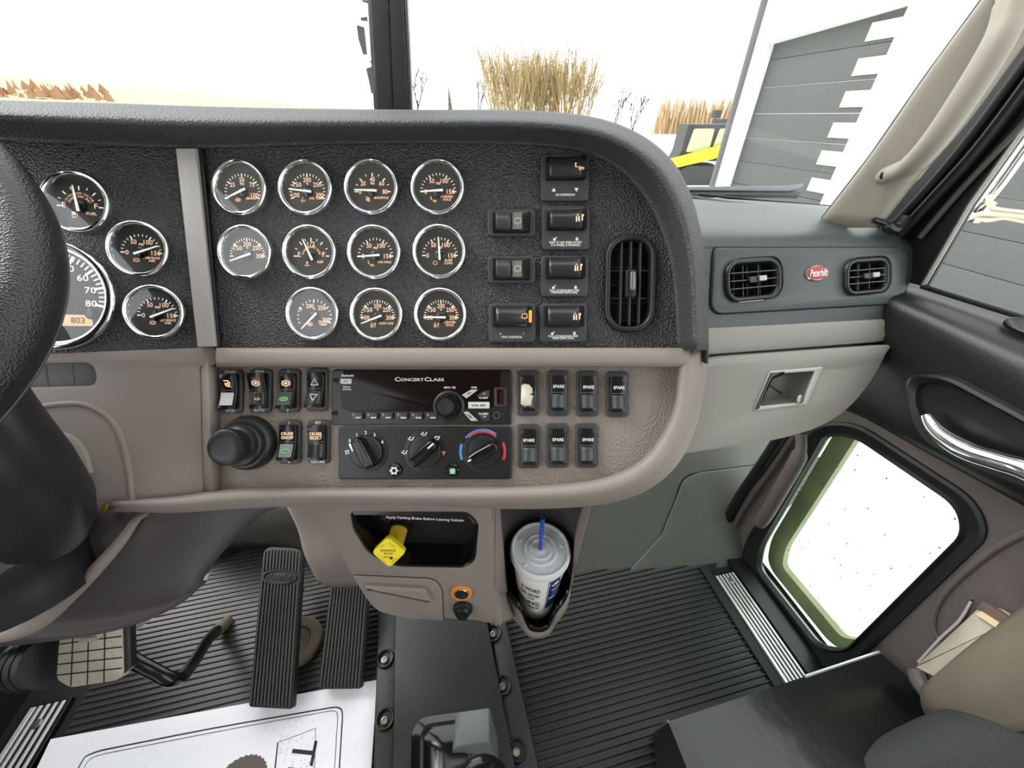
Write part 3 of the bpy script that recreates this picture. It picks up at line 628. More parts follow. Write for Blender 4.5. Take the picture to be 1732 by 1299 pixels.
def pbtn(pts, txt, rot, m=wb, inkm=black, th=.0022):
    o = [(X(a), Y(b)) for a, b in pts]; b_ = btn(roundpoly(o, .0006, 3), m)
    cx, cy = sum(p[0] for p in o) / len(o), sum(p[1] for p in o) / len(o); tb = MB()
    if txt == '^': tb.line(cx - .0015, cy - .0006, cx, cy + .0008, .0005, .0064); tb.line(cx, cy + .0008, cx + .0015, cy - .0006, .0005, .0064)
    elif txt == 'v': tb.line(cx - .0015, cy + .0006, cx, cy - .0008, .0005, .0064); tb.line(cx, cy - .0008, cx + .0015, cy + .0006, .0005, .0064)
    else: tb.text(txt, cx, cy, h=th, z=.0064, rot=rot, bold=.02)
    link('lettering', tb, inkm, b_, fix=False)
pbtn([(780, 668), (796, 659), (808, 659), (788, 674)], 'SRC', math.radians(35)); pbtn([(791, 680), (827, 680), (827, 691), (791, 691)], 'SCAN  BND', 0)
pbtn([(782, 697), (790, 696), (808, 712), (796, 712)], 'DISP', math.radians(-42)); dk = mat('preset_grey', (52, 52, 54), .35)
pbtn([(814, 663), (827, 659), (827, 671), (805, 671)], '^', 0, dk, white); pbtn([(805, 697), (827, 697), (827, 712), (816, 712)], 'v', 0, dk, white)
tb = MB(); tb.text('Trk NEXT', X(817), Y(673), h=.0020, w=.0105, z=.0064, bold=.02); tb.text('Trk PREV', X(817), Y(700), h=.0020, w=.0105, z=.0064, bold=.02); link('track_lettering', tb, white, rad, fix=False)
mb = MB(); mb.plate(rrect(X(856) - X(835), Y(655) - Y(688), .001, 3, X(845.5), Y(671.5)), [rrect(.0075, .0165, .0005, 3, X(845.5), Y(671.5))], .002, .0048, .0005); u_ = link('usb_socket', mb, mat('socket_frame', (70, 44, 48), .3), rad)
mb = MB(); mb.box((X(844), Y(671.5), .0036), (.0025, .0150, .001)); link('usb_tongue', mb, white, u_)
for u, v, r_ in ((564, 643, .0021), (563, 699, .0021), (853, 645, .0021), (839, 703, .0030), (853, 702, .0020)):
    mb = MB(); mb.lathe([(r_ * 1.5, .002), (r_ * 1.5, .0040), (r_, .0042), (r_ * .9, .0033)], 20, cx=X(u), cy=Y(v)); sh = link('screw_socket', mb, switchm if r_ > .0025 else black, rad)
    mb = MB(); mb.poly(ell(r_ * .8, r_ * .8, 16, X(u), Y(v)), .0036); link('screw_hole', mb, void, sh)
# climate control panel
cl = thing('climate_control_panel', RP.M(718, 767, .006), 'black heater control panel with three rotary knobs below the radio', 'control panel')
X = lambda u: (u - 718) * s * .985; Y = lambda v: -(v - 767) * s * .985
mb = MB(); mb.prism(rrect(X(865) - X(571), Y(722) - Y(811), .0035, 5), -.006, .004, .0014); link('faceplate', mb, black, cl)
tb = MB(); z = .0050
cxs = [(618, 764), (717, 764), (816, 764)]
for i, (t, dx, dy) in enumerate((('0', -28, -18), ('1', -16, -28), ('2', -1, -32), ('3', 14, -28), ('4', 27, -16))): tb.text(t, X(619 + dx), Y(764 + dy), h=.0040, z=z, bold=.02)
for i in range(4): tb.arc(.0006, .0028, 90 * i, 90 * i + 55, z, 5, X(587), Y(765))
for u, v, m_ in ((694, 743, 0), (716, 735, 0), (738, 742, 1), (683, 766, 0)):
    x, y = X(u), Y(v); tb.line(x - .0030, y + .001, x - .0005, y - .0012, .0011, z); tb.line(x - .0005, y - .0012, x + .0022, y - .0008, .0011, z); tb.line(x + .002, y - .001, x + .0034, y + .0025, .0011, z); tb.arc(0, .0009, 0, 360, z, 8, x - .0005, y + .0018)
    if m_: tb.arc(.002, .0028, -80, 80, z, 8, x, y)
link('lettering', tb, white, cl, fix=False)
tb = MB(); tb.add([(X(750) - .0025, Y(766) + .0018, z), (X(750) + .0025, Y(766) + .0018, z), (X(750), Y(766) - .0032, z)], [(0, 1, 2)]); link('defrost_symbol', tb, mat('defrost_pink', (200, 140, 120), .5), cl, fix=False)
bl = MB(); bl.arc(.0232, .0262, -112, -70, z, 12, X(816), Y(764)); bl.arc(.0235, .0252, -52, 38, z, 14, X(816), Y(764)); link('cold_arc', bl, mat('blue_ink', (80, 140, 210), .5), cl, fix=False)
rd = MB(); rd.arc(.0232, .0262, 66, 112, z, 12, X(816), Y(764)); rd.arc(.0212, .0232, -45, 42, z, 14, X(816), Y(764)); link('hot_arc', rd, mat('hot_red_ink', (205, 62, 62), .5), cl, fix=False)
for (u, v), rot, nm in zip(cxs, (-28, 48, 60), ('fan', 'airflow', 'temperature')):
    cx, cy = X(u + 2), Y(v); mb = MB(); mb.lathe([(.0240, .003), (.0240, .0042), (.0205, .0047), (.0195, .0047)], 44, cx=cx, cy=cy)
    mb.lathe([(.0180, .004), (.0178, .0085), (.0165, .0100), (.014, .0104)], 40, cx=cx, cy=cy); kk = link('rotary_knob', mb, black, cl, label='black %s knob' % nm)
    a = math.radians(-rot); c_, q_ = math.cos(a), math.sin(a); R_ = lambda p: (cx + p[0] * c_ - p[1] * q_, cy + p[0] * q_ + p[1] * c_)
    g_ = [(-.0066, -.0185), (.0066, -.0185), (.0078, -.006), (.0072, .0145), (.0040, .0190), (-.0040, .0190), (-.0072, .0145), (-.0078, -.006)]
    o_ = roundpoly([R_(p) for p in g_], .003, 4); mb = MB(); mb.loft([[(x, y, .008) for x, y in o_], [(x, y, .017) for x, y in inset(o_, .0012)], [(x, y, .0195) for x, y in inset(o_, .0022)], [(x, y, .0202) for x, y in inset(o_, .0035)], [(x, y, .0190) for x, y in inset(o_, .0045)]])
    link('grip', mb, blackg, kk, sharp=50)
    mb = MB(); p0, p1 = R_((0, .0165)), R_((0, .0085)) if nm != 'temperature' else R_((0, .013)); 
    if nm == 'temperature': p0, p1 = R_((-.001, -.0178)), R_((-.001, -.0140))
    if nm == 'fan': p0, p1 = R_((-.0058, .0155)), R_((-.0066, .0065))
    mb.line(*p0, *p1, .0018, .0206); link('pointer', mb, white, kk, solid=.0008)
for u, icn in ((668, 0), (766, 1)):
    mb = MB(); mb.lathe([(.0072, .003), (.0072, .0070), (.0060, .0082), (.003, .0085)], 28, cx=X(u), cy=Y(795)); pbn = link('push_button', mb, blackg, cl)
    tb = MB()
    if icn: tb.prism(rrect(.0060, .0048, .0015, 4, X(u), Y(795)), .0082, .0090); tb.line(X(u) - .003, Y(795) - .003, X(u) + .003, Y(795) - .003, .001, .009)
    else:
        tb.arc(.0022, .0036, 0, 360, .0088, 20, X(u), Y(795))
        for q in range(6): aa = q * PI / 3; tb.line(X(u) + .003 * math.cos(aa), Y(795) + .003 * math.sin(aa), X(u) + .0048 * math.cos(aa), Y(795) + .0048 * math.sin(aa), .0014, .0088)
    link('symbol', tb, mat('recirc_green', (150, 205, 160), .4) if icn else white, pbn, fix=False)
# big round control knob at the left
kb = thing('control_knob', RP.M(424, 748, 0), 'big round black knob standing out beside the cruise switches', 'knob')
mb = MB(); mb.lathe([(.0300, -.002), (.0305, .004), (.0290, .0095), (.0265, .0128), (.024, .0135)], 56); link('base', mb, black, kb)
mb = MB(); mb.lathe([(.0245, .013), (.0240, .0165), (.0222, .0190), (.0180, .0200), (.0165, .0215)], 48); link('collar', mb, rubg, kb)
mb = MB(); mb.lathe([(.0165, .020), (.0168, .024), (.0188, .030), (.0192, .0345), (.0184, .0375), (.0165, .0390), (.008, .0395)], 48); link('grip', mb, black, kb)
mb = MB(); mb.lathe([(.0010, .0134), (.0006, .0141)], 10, cx=.0215, cy=.009); link('index_dot', mb, white, kb)

# ------------------------------------------------------------------ lower centre console
CM = CP.M(700, 950)
cp = lambda pts, h=0: to2(CM, [CP.P(u, v, h) for u, v in pts])
con = thing('lower_console', CM, 'taupe lower centre console with black pocket and drawer, hanging below the dashboard', 'console')
out = [(500, 846), (985, 846), (966, 900), (960, 960), (948, 1040), (925, 1062), (880, 1068), (840, 1056), (800, 1050), (640, 1040), (612, 1008), (590, 965), (565, 925), (540, 885)]
pk = [(597, 868), (790, 868), (806, 885), (801, 945), (786, 958), (668, 956), (625, 934), (600, 893)]
M_ = basis(con)
pko = roundpoly(cp(pk), [.004, .008, .008, .012, .012, .014, .014, .008], 5)
cup_o = crom([Vector(p) for p in cp([(846, 868), (900, 866), (975, 868), (970, 960), (950, 1036), (905, 1064), (868, 1040), (846, 1005), (836, 960), (846, 868)])], 4)[:-1]
cup_o = [(p.x, p.y) for p in cup_o]
mb = MB(); mb.plate(roundpoly(cp([(490, 846), (838, 846), (836, 900), (835, 1000), (850, 1060), (800, 1050), (640, 1040), (614, 1008), (590, 965), (565, 925), (540, 885), (515, 862)]), [.002, .002, .01, .01, .004, .01, .03, .02, .02, .02, .02, .02]), [pko], -.05, 0, .004, .003)
link('console_body', mb, taupe, con)
mb = MB(); rim2 = inset(pko, -.003)
mb.loft([[(x, y, .0005) for x, y in rim2], [(x, y, .002) for x, y in pko], [(x, y, .0012) for x, y in inset(pko, .002)], [(x, y, -.006) for x, y in inset(pko, .004)], [(x, y, -.038) for x, y in inset(pko, .005)]], False, False); link('pocket_liner', mb, blackg, con)
mb = MB(); mb.poly(inset(pko, .003), -.036); pb_ = link('pocket_back', mb, mat('pocket_black', (12, 12, 13), .6), con)
tb = MB(); a = M_.inverted() @ CP.P(717, 876, -.003); b = M_.inverted() @ CP.P(652, 874, -.003); c_ = M_.inverted() @ CP.P(784, 880, -.003)
th = math.atan2(c_.y - b.y, c_.x - b.x)
mb = MB(); mb.box((a.x, a.y + .003, -.0045), ((c_ - b).length * 1.12, .016, .002)); hdr = link('warning_strip', mb, void, con)
tb.text('Apply Parking Brake Before Leaving Vehicle', (b.x + c_.x) / 2, (b.y + c_.y) / 2 - .001, w=(c_ - b).length, h=.0062, z=-.0030, rot=th, bold=.015); link('lettering', tb, white, hdr, fix=False)
# drawer
dr_o = roundpoly(cp([(598, 972), (735, 978), (748, 995), (750, 1047), (690, 1043), (650, 1035), (622, 1012)]), [.003, .012, .012, .002, .01, .02, .02], 4)
mb = MB(); mb.prism(inset(dr_o, -.0008), -.003, .0006); link('drawer_gap', mb, void, con)
mb = MB(); mb.prism(dr_o, -.002, .0032, .0016); dr = link('drawer', mb, taupe, con)
ho = roundpoly(cp([(618, 982), (722, 987), (727, 1000), (735, 1009), (640, 1004)]), [.006, .008, .006, .006, .006], 4)
mb = MB(); mb.loft([[(x, y, .002) for x, y in ho], [(x, y, .008) for x, y in ho], [(x, y, .0105) for x, y in inset(ho, .002)], [(x, y, .0115) for x, y in inset(ho, .005)]]); link('handle', mb, taupe, dr)
# sockets
def local(fr, u, v, h, root): return basis(root).inverted() @ fr.P(u, v, h)
s1 = thing('power_socket', CP.M(781, 1001), 'orange ringed power socket on the taupe console beside the drawer', 'socket')
mb = MB(); mb.lathe([(.0165, 0), (.0165, .003), (.0150, .0045), (.0118, .0045), (.0108, .003)], 40, c0=False, c1=False); link('ring', mb, mat('orange_ring', (222, 138, 50), .35), s1)
mb = MB(); mb.lathe([(.0112, .0040), (.0106, .0052), (.0098, .0050), (.0096, -.004)], 36, c0=False, c1=False); link('chrome_lip', mb, chrome, s1)
mb = MB(); mb.lathe([(.0098, -.0005), (.0098, .0005)], 30); link('barrel', mb, void, s1)
s2 = thing('capped_power_socket', CP.M(783, 1027), 'black rubber capped power socket below the orange ringed one', 'socket cap')
mb = MB(); mb.lathe([(.0155, 0), (.0155, .0045), (.0145, .0065), (.0125, .0075), (.012, .0072)], 36, c0=False); link('cap_rim', mb, rubber, s2)
mb = MB(); mb.lathe([(.0118, .006), (.0118, .011), (.0105, .013), (.004, .0135)], 36); mb.prism(roundpoly([(-.006, -.0155), (.006, -.0155), (.009, -.006), (-.009, -.006)], .003), .004, .012, .001); link('cap', mb, rubg, s2)
# parking brake knob: diamond head on a thick stem
pkk = thing('parking_brake_knob', CP.P(690, 892, -.030), 'yellow diamond PARKING BRAKE push knob in the black console pocket', 'brake knob')
s0, s1_ = CP.P(676, 893, -.034), P(664, 935, .53)
ax = (s1_ - s0).normalized()
mb = MB(); mb.tube([s0, s0.lerp(s1_, .5), s1_], [.0125, .0118, .0105], 24); link('stem', mb, darkyellow, pkk, W=True)
mb = MB(); mb.tube([s0 - ax * .004, s0 + ax * .003], [.017, .016], 28); link('collar', mb, rubg, pkk, W=True)
kfr = Fr(P(630, 936, .520), P(686, 932, .520), P(657, 962, .524)); KM = kfr.M(657, 935)
dia = [(0, .0245), (.0245, .0), (0, -.0245), (-.0245, 0)]
mb = MB(); mb.prism(roundpoly(dia, .007, 6), -.009, .0, .0025); hd = link('head', mb, yellow, pkk); hd.matrix_basis = basis(pkk).inverted() @ KM
tb = MB(); tb.text('PARKING', 0, .0035, h=.0034, w=.0210, z=.0002, bold=.01); tb.text('BRAKE', 0, -.0010, h=.0026, w=.0120, z=.0002, bold=.01)
tb.text('PULL', -.0075, .0110, h=.0018, z=.0002, rot=.75); tb.text('TO APPLY', .0060, .0115, h=.0018, z=.0002, rot=-.75); tb.text('PUSH TO', -.0075, -.0120, h=.0016, z=.0002, rot=-.75); tb.text('RELEASE', .0075, -.0115, h=.0016, z=.0002, rot=.75)
tb.text('Bendix', -.0035, -.0062, h=.0022, w=.0075, z=.0002, bold=.02); tb.arc(0, .0024, 0, 360, .0002, 12, .0035, -.0080)
lt = link('lettering', tb, mat('dark_print', (60, 50, 20), .5), hd, fix=False)
# ------------------------------------------------------------------ cup and cup holder
LID = PZ(914, 926, .352); CXW, CYW = LID.x, LID.y
cupz = .155
holder = thing('cup_holder', Vector((CXW, CYW, cupz - .03)), 'black open front cup holder in a taupe bowl around the paper cup', 'cup holder')
def hor(r, z, n=48, sx=1, sy=1, ox=0, oy=0): return [Vector((CXW + ox + r * sx * math.cos(2 * PI * i / n), CYW + oy + r * sy * math.sin(2 * PI * i / n), z)) for i in range(n)]
ztop = .245
fa = math.atan2(-FH.y, -FH.x)     # direction of the front notch (towards the seats)
def wallring(r, dz, z, n=72):
    o = []
    for i in range(n):
        a = 2 * PI * i / n; d = abs((a - fa + PI) % (2 * PI) - PI); k = 1 / (1 + math.exp((d - .42) * 14))
        o.append(Vector((CXW + r * math.cos(a) * (1 + .10 * k), CYW + r * math.sin(a) * (1 + .10 * k), z - dz * k)))
    return o
mb = MB(); mb.loft([wallring(.038, 0, cupz - .012), wallring(.0515, .050, ztop - .03), wallring(.0535, .055, ztop - .002), wallring(.0560, .055, ztop + .002), wallring(.0600, .055, ztop - .001), wallring(.0605, .055, ztop - .008), wallring(.0590, .048, ztop - .020)], False, False)
link('liner', mb, blackg, holder, W=True, sharp=60)
mb = MB(); mb.loft([hor(.0375, cupz - .006), hor(.0375, cupz - .002), hor(.030, cupz - .002)]); link('floor_pad', mb, rubber, holder, W=True)
mb = MB(); mb.loft([wallring(.0590, .050, ztop - .014), wallring(.0635, .048, ztop - .020), wallring(.0640, .035, ztop - .045), wallring(.055, .012, cupz - .005), wallring(.040, 0, cupz - .028)], False, True)
link('bowl', mb, taupe, holder, W=True, sharp=60)
# half round niche in the console behind the cup, with flanks that meet the console face
NR = .0635; mb = MB(); rows = []
angs = [fa + math.radians(a) for a in (72, 95, 120, 150, 180, 210, 240, 265, 288)]
for z, r in ((ztop - .012, .060), (.30, NR), (.40, NR + .003), (.50, NR + .006), (.56, NR + .006)):
    rows.append([Vector((CXW + r * math.cos(a), CYW + r * math.sin(a), z)) for a in angs])
mb.grid(wsheet(rows, 3, 3)); link('niche_wall', mb, taupe_dark, holder, W=True, sharp=70, solid=.002)  # same taupe as the console; its shade is put into the colour
mb = MB(); e1 = [r[-1] for r in rows]; e2 = [P(836, 1010, .59), P(836, 960, .565), P(837, 900, .535), P(838, 850, .505), P(838, 830, .50)]
mb.grid(wsheet([e2, [a.lerp(b, .5) for a, b in zip(e1, e2)], e1], 3, 2)); e1 = [r[0] for r in rows]; e2 = [P(968, 985, .64), P(970, 950, .64), P(974, 900, .60), P(986, 855, .56), P(992, 835, .55)]
mb.grid(wsheet([e2, [a.lerp(b, .5) for a, b in zip(e1, e2)], e1], 3, 2)); link('niche_flank', mb, taupe, holder, W=True, sharp=70, solid=.002)
# bridge: console surface running into the bowl at the left
mb = MB(); rows = []
for (u, v, d), (ang, z, r) in zip(((834, 990, .577), (834, 1020, .590), (838, 1058, .604)), ((2.75, ztop - .01, .060), (3.25, ztop - .022, .061), (3.75, ztop - .050, .0625))):
    b = Vector((CXW + r * math.cos(ang), CYW + r * math.sin(ang), z)); rows.append([P(u, v, d).lerp(b, t) for t in (0, .5, 1)])
mb.grid(wsheet(rows, 2, 3)); link('bridge', mb, taupe, holder, W=True, sharp=70, solid=.004)

cup = thing('paper_cup', Vector((CXW, CYW, cupz)), 'white paper drink cup with clear lid and blue straw standing in the cup holder', 'cup')
cz = lambda z: cupz + z
h_ = .352 - cupz
mb = MB(); mb.lathe([(.030, .003), (.0335, 0), (.034, .004), (.0480, h_ - .012), (.0480, h_ - .010)], 64); link('cup_body', mb, mat('cup_paper', (252, 250, 244), .4), cup)
lidm = mat('lid_plastic', (232, 238, 240), .22, spec=.7)
mb = MB(); mb.lathe([(.0485, h_ - .016), (.0510, h_ - .014), (.0512, h_ - .006), (.0498, h_ - .001), (.0475, h_ - .0005), (.0462, h_ - .004), (.0455, h_ - .0062), (.0300, h_ - .0062), (.0285, h_ - .0040), (.0262, h_ - .0038), (.0250, h_ - .0055), (.0200, h_ - .0055), (.0188, h_ - .0035), (.0170, h_ - .0035), (.0160, h_ - .005), (.0085, h_ - .005), (.0080, h_ - .0035), (.0050, h_ - .0032)], 64, c0=False)
for i in range(5): a = 1.2 + i * 1.26; mb.lathe([(.0030, h_ - .0065), (.0024, h_ - .0042), (.001, h_ - .0036)], 14, cx=.038 * math.cos(a), cy=.038 * math.sin(a))
lid = link('lid', mb, lidm, cup)
mb = MB(); mb.lathe([(.0500, h_ - .0165), (.0520, h_ - .0140), (.0522, h_ - .0075), (.0505, h_ - .0035)], 64, c0=False, c1=False); link('lid_rim', mb, mat('lid_rim', (222, 226, 222), .3), lid)
# straw leans: top seen at (919,873), root at the lid centre (914,923)
rt_ = Vector((CXW, CYW, .352 - .004)); st = P(918, 876, .585); sd_ = (st - rt_).normalized()
mb = MB(); N_ = sd_.orthogonal().normalized(); B_ = sd_.cross(N_); L_ = (st - rt_).length
rg = lambda r, t: [rt_ + sd_ * t + N_ * r * math.cos(2 * PI * i / 20) + B_ * r * math.sin(2 * PI * i / 20) for i in range(20)]
mb.loft([rg(.0036, -.02), rg(.0036, L_), rg(.0031, L_), rg(.0031, L_ - .02)], True, True); link('straw', mb, mat('straw_blue', (40, 80, 190), .35), cup, W=True)
# printing wraps the cup
def wrap(e):
    def fn(X_, Y_, z): # X_ arc length around, Y_ height above base
        r = .034 + (.048 - .034) * (Y_ - .004) / (h_ - .016) + e; a = fa + X_ / .041; return (r * math.cos(a), r * math.sin(a), Y_)
    return fn
ink = mat('navy_print', (28, 34, 62), .5); tb = MB()
for t, x, y, hh, w in (('A WORD', -.017, .134, .0155, .034), ('ON HOW', -.018, .112, .0155, .036), ("WE'RE", -.016, .097, .006, .014), ('FEELING:', -.022, .078, .0180, .048), ('thank', -.010, .060, .010, .026)):
    tb.text(t, x, y, h=hh, w=w, bold=.03, shear=.3 if t == 'thank' else 0, fn=wrap(.0003))
link('cup_lettering', tb, ink, cup, fix=False)
mb = MB(); mb.grid([[wrap(.0003)(.014 + .046 * i / 16, y, 0) for i in range(17)] for y in (.052, .09, .130, .168)]); pn = link('printed_panel', mb, mat('navy_panel', (30, 48, 120), .45), cup, fix=False)
mb = MB(); mb.grid([[wrap(.0004)(.0115 + .001 * i, y, 0) for i in range(2)] for y in (.052, .09, .130, .172)]); link('panel_line', mb, mat('navy_panel', (30, 48, 120), .45), cup, fix=False)
tb = MB(); tb.text('WORD', .030, .128, h=.009, w=.022, bold=.02, fn=wrap(.0006)); tb.text('ON HOW', .030, .112, h=.004, w=.018, fn=wrap(.0006)); tb.text('HELLO', .030, .095, h=.010, w=.024, bold=.02, fn=wrap(.0006))
for cx_, r_ in ((.024, .007), (.034, .009), (.044, .006)):
    o_ = ell(r_, r_ * .9, 14, cx_, .150 + (.003 if r_ > .008 else 0)); tb.add([wrap(.0005)(x, y, 0) for x, y in o_], [tuple(range(14))])
link('panel_lettering', tb, white, pn, fix=False)

# ------------------------------------------------------------------ passenger side dashboard wing
wing = thing('passenger_dashboard', WP.M(1370, 470), 'charcoal passenger side dashboard with an oval vent panel and taupe strip', 'dashboard')
WM = basis(wing)
wp_ = lambda pts, h=0: to2(WM, [WP.P(u, v, h) for u, v in pts])
# front face and rounded top, back to the windscreen
top = lambda u, v: PZ(u, v, H - .118)
us = [1150, 1220, 1300, 1380, 1440, 1490, 1525, 1546]
rows = [[WP.P(u, v, -.004) for u, v in zip(us, (562, 558, 553, 549, 545, 543, 541, 520))],
        [WP.P(u, v, 0) for u, v in zip(us, (535, 531, 528, 525, 523, 520, 515, 500))],
        [WP.P(u, v, 0) for u, v in zip(us, (420, 420, 421, 423, 425, 428, 430, 436))],
        [WP.P(u, v, -.004) for u, v in zip(us, (397, 399, 400, 402, 404, 407, 410, 415))],
        [WP.P(u, v, -.022) for u, v in zip(us, (380, 381, 383, 386, 388, 390, 394, 400))],
        [WP.P(u, v, -.060) for u, v in zip(us, (358, 360, 362, 365, 368, 374, 382, 391))],
        [WP.P(u, v, -.105) for u, v in zip(us, (338, 340, 344, 349, 354, 364, 374, 387))],
        [WP.P(u, v, -.16) for u, v in zip(us, (333, 336, 341, 347, 353, 363, 373, 386))]]
mb = MB(); mb.grid(wsheet(rows[2:], 4, 4)); link('upper_shell', mb, wingm, wing, W=True, sharp=60, solid=.001)
# raised lip of the tray on top
mb = MB(); mb.tube(crom([WP.P(1160, 331, -.125), WP.P(1230, 342, -.10), WP.P(1330, 352, -.098), WP.P(1405, 362, -.095), WP.P(1440, 361, -.10), WP.P(1425, 352, -.13), WP.P(1360, 345, -.15), WP.P(1260, 337, -.15), WP.P(1180, 328, -.14)], 5), .003, 8, flat=.5); link('tray_lip', mb, wingm, wing, W=True)
# vent bezel panel
bo = roundpoly(wp_([(1208, 420), (1516, 419), (1531, 432), (1524, 505), (1508, 514), (1212, 531), (1200, 520), (1205, 430)]), .012, 5)
v1, v2 = (1274, 473), (1466, 467)
def hole(u, v, w, h, r): p = WM.inverted() @ WP.P(u, v); return rrect(w, h, r, 8, p.x, p.y)
mb = MB(); mb.plate(wp_([(1150, 420), (1220, 420), (1300, 421), (1380, 423), (1440, 425), (1490, 428), (1525, 430), (1546, 436), (1541, 470), (1527, 512), (1515, 542), (1440, 545), (1300, 553), (1150, 562)]), [inset(bo, .004)], -.004, 0); link('front_face', mb, wingm, wing)
mb = MB(); mb.plate(inset(bo, -.0014), [inset(bo, .003)], 0, .0012); link('bezel_gap', mb, void, wing)
mb = MB(); mb.plate(bo, [hole(*v1, .0915, .0585, .021), hole(*v2, .0845, .0550, .0195)], -.012, .0045, .002, .0015); link('vent_bezel', mb, wingm, wing)
vent(Fr(WP.P(1300, 400, .004), WP.P(1500, 400, .004), WP.P(1300, 500, .004), xdir=Vector((1, 0, 0))), *v1, .0905, .0575, .021, 'rounded dash vent nearest the centre dashboard, beside the red oval badge', 3, 2, tab='h')
vent(Fr(WP.P(1300, 400, .004), WP.P(1500, 400, .004), WP.P(1300, 500, .004), xdir=Vector((1, 0, 0))), *v2, .0835, .0540, .0195, 'rounded dash vent nearest the passenger door, beside the red oval badge', 3, 2, tab='h')
bd = thing('badge', WP.M(1375, 463) @ Matrix.Translation((0, 0, .0045)), 'red oval chrome edged badge with script lettering between the two dash vents', 'badge')
mb = MB(); mb.lathe([(.0205, 0), (.0205, .002), (.019, .0028), (.0185, .0022)], 40, sy=.55); link('badge_rim', mb, chrome, bd)
mb = MB(); mb.lathe([(.0188, .001), (.0186, .0028), (.010, .0034), (.001, .0036)], 40, sy=.53); link('badge_face', mb, mat('badge_red', (165, 25, 40), .2), bd)
tb = MB(); tb.text('Peterbilt', 0, 0, h=.0105, w=.031, z=.0040, bold=.02, shear=.25); link('script_lettering', tb, mat('badge_silver', (235, 232, 230), .3), bd, fix=False)
# taupe strip under the vents
rows = [[WP.P(u, v, h) for u in (1150, 1195, 1350, 1480, 1512)] for v, h in ((0, 0),)]
f1 = lambda u: 557 - (u - 1190) * .0515; f2 = lambda u: 600 - (u - 1190) * .075
us2 = (1150, 1200, 1350, 1480, 1511)
rows = [[WP.P(u, f1(u) - 3, -.012) for u in us2], [WP.P(u, f1(u), .002) for u in us2], [WP.P(u - (3 if u > 1500 else 0), f1(u) * .6 + f2(u) * .4, .003) for u in us2], [WP.P(u - (8 if u > 1500 else 0), f2(u) - 1, .002) for u in us2], [WP.P(u - (8 if u > 1500 else 0), f2(u), -.03) for u in us2]]
mb = MB(); mb.grid(wsheet(rows, 3, 2)); link('taupe_strip', mb, glovem, wing, W=True, sharp=50, solid=.002)
# glove box door
gb = thing('glove_box_door', WP.M(1330, 660), 'pale grey curved glove box door with a square recessed latch', 'glove box')
GW = Fr(WP.P(1200, 600, .012), WP.P(1500, 585, .012), P(1330, 720, .54) , xdir=Vector((1, 0, 0)))
GM = GW.M(1330, 660); gp_ = lambda pts, h=0: to2(GM, [GW.P(u, v, h) for u, v in pts])
go = roundpoly(gp_([(1150, 618), (1215, 603), (1503, 583), (1478, 634), (1438, 688), (1385, 723), (1310, 745), (1150, 768)]), [.01, .02, .003, .05, .05, .05, .05, .005], 5)
lh = roundpoly(gp_([(1300, 632), (1372, 627), (1352, 679), (1280, 686)]), .003, 4)
mb = MB(); mb.plate(go, [lh], -.02, .004, .004, .0008)
g_ = link('door_panel', mb, glovem, gb); g_.matrix_basis = basis(gb).inverted() @ GM
def gl_(name, mb, m, par=None, **k):
    o = link(name, mb, m, gb, **k); o.matrix_basis = basis(gb).inverted() @ GM; return o
lo = roundpoly(gp_([(1297, 627), (1386, 620), (1358, 683), (1268, 694)]), .003, 4)
mb = MB(); mb.plate(lo, [lh], .003, .0062, .0012, .0006); la = gl_('latch_frame', mb, mat('latch_grey', (176, 174, 168), .35))
mb = MB(); mb.loft([[(x, y, z) for x, y in inset(lh, q)] for z, q in ((.004, 0), (-.016, .003), (-.022, .008))], False, True); gl_('latch_cup', mb, kickm)
mb = MB(); b0 = gp_([(1344, 674)])[0]; mb.lathe([(.0068, .004), (.0066, .0085), (.005, .0095), (.001, .0095)], 24, cx=b0[0], cy=b0[1]); lk = gl_('lock_cylinder', mb, steel)
mb = MB(); q_ = gp_([(1297, 630), (1320, 628), (1316, 634), (1300, 640), (1290, 660), (1276, 690), (1270, 692)]); mb.prism(q_, .004, .0075, .0005); gl_('broken_hinge_edge', mb, blackg)
mb = MB(); q_ = gp_([(1290, 622), (1500, 604)])
# dark gap behind the glove box top edge
mb = MB(); mb.grid([[WP.P(1150, 590, -.010), WP.P(1340, 582, -.010), WP.P(1490, 572, -.010)], [WP.P(1150, 660, -.03), WP.P(1340, 640, -.03), WP.P(1480, 610, -.03)]]); link('glove_box_frame', mb, mat('frame_brown', (92, 80, 76), .6), wing, W=True, solid=.002)

# ------------------------------------------------------------------ cab shell: floor, firewall, door, pillar, glass
LX = -.90
mb = MB(); mb.box(((LX + DOORX) / 2, -.05, -.02), (DOORX - LX + .1, 1.5, .04)); fl = struct(link('floor', mb, mat('floor_black', (16, 17, 17), .6), W=True)); fl['kind'] = 'structure'

# kick panel under the glove box: one inclined plane meeting the floor
KP = Fr(PZ(960, 975, 0), PZ(1222, 955, 0), PY(1150, 740, .60), xdir=Vector((1, 0, 0)))
kick = thing('kick_panel', KP.M(1120, 860), 'dirty grey moulded kick panel between the lower console and the door', 'kick panel')
KM_ = basis(kick); kp = lambda pts, h=0: to2(KM_, [KP.P(u, v, h) for u, v in pts])
mb = MB(); mb.prism(kp([(800, 700), (1360, 640), (1372, 720), (1330, 800), (1262, 880), (1240, 925), (1222, 975), (1190, 960), (1100, 955), (970, 990), (800, 1000)]), -.006, 0); link('panel', mb, kickm, kick)
mb = MB(); k2 = kp([(1050, 980), (1105, 920), (1118, 905), (1140, 850), (1155, 812), (1180, 799), (1250, 790), (1420, 768), (1330, 860), (1250, 945), (1215, 990)])
mb.prism(roundpoly(k2, .012, 4), .0, .005, .003); link('access_cover', mb, kickm, kick)
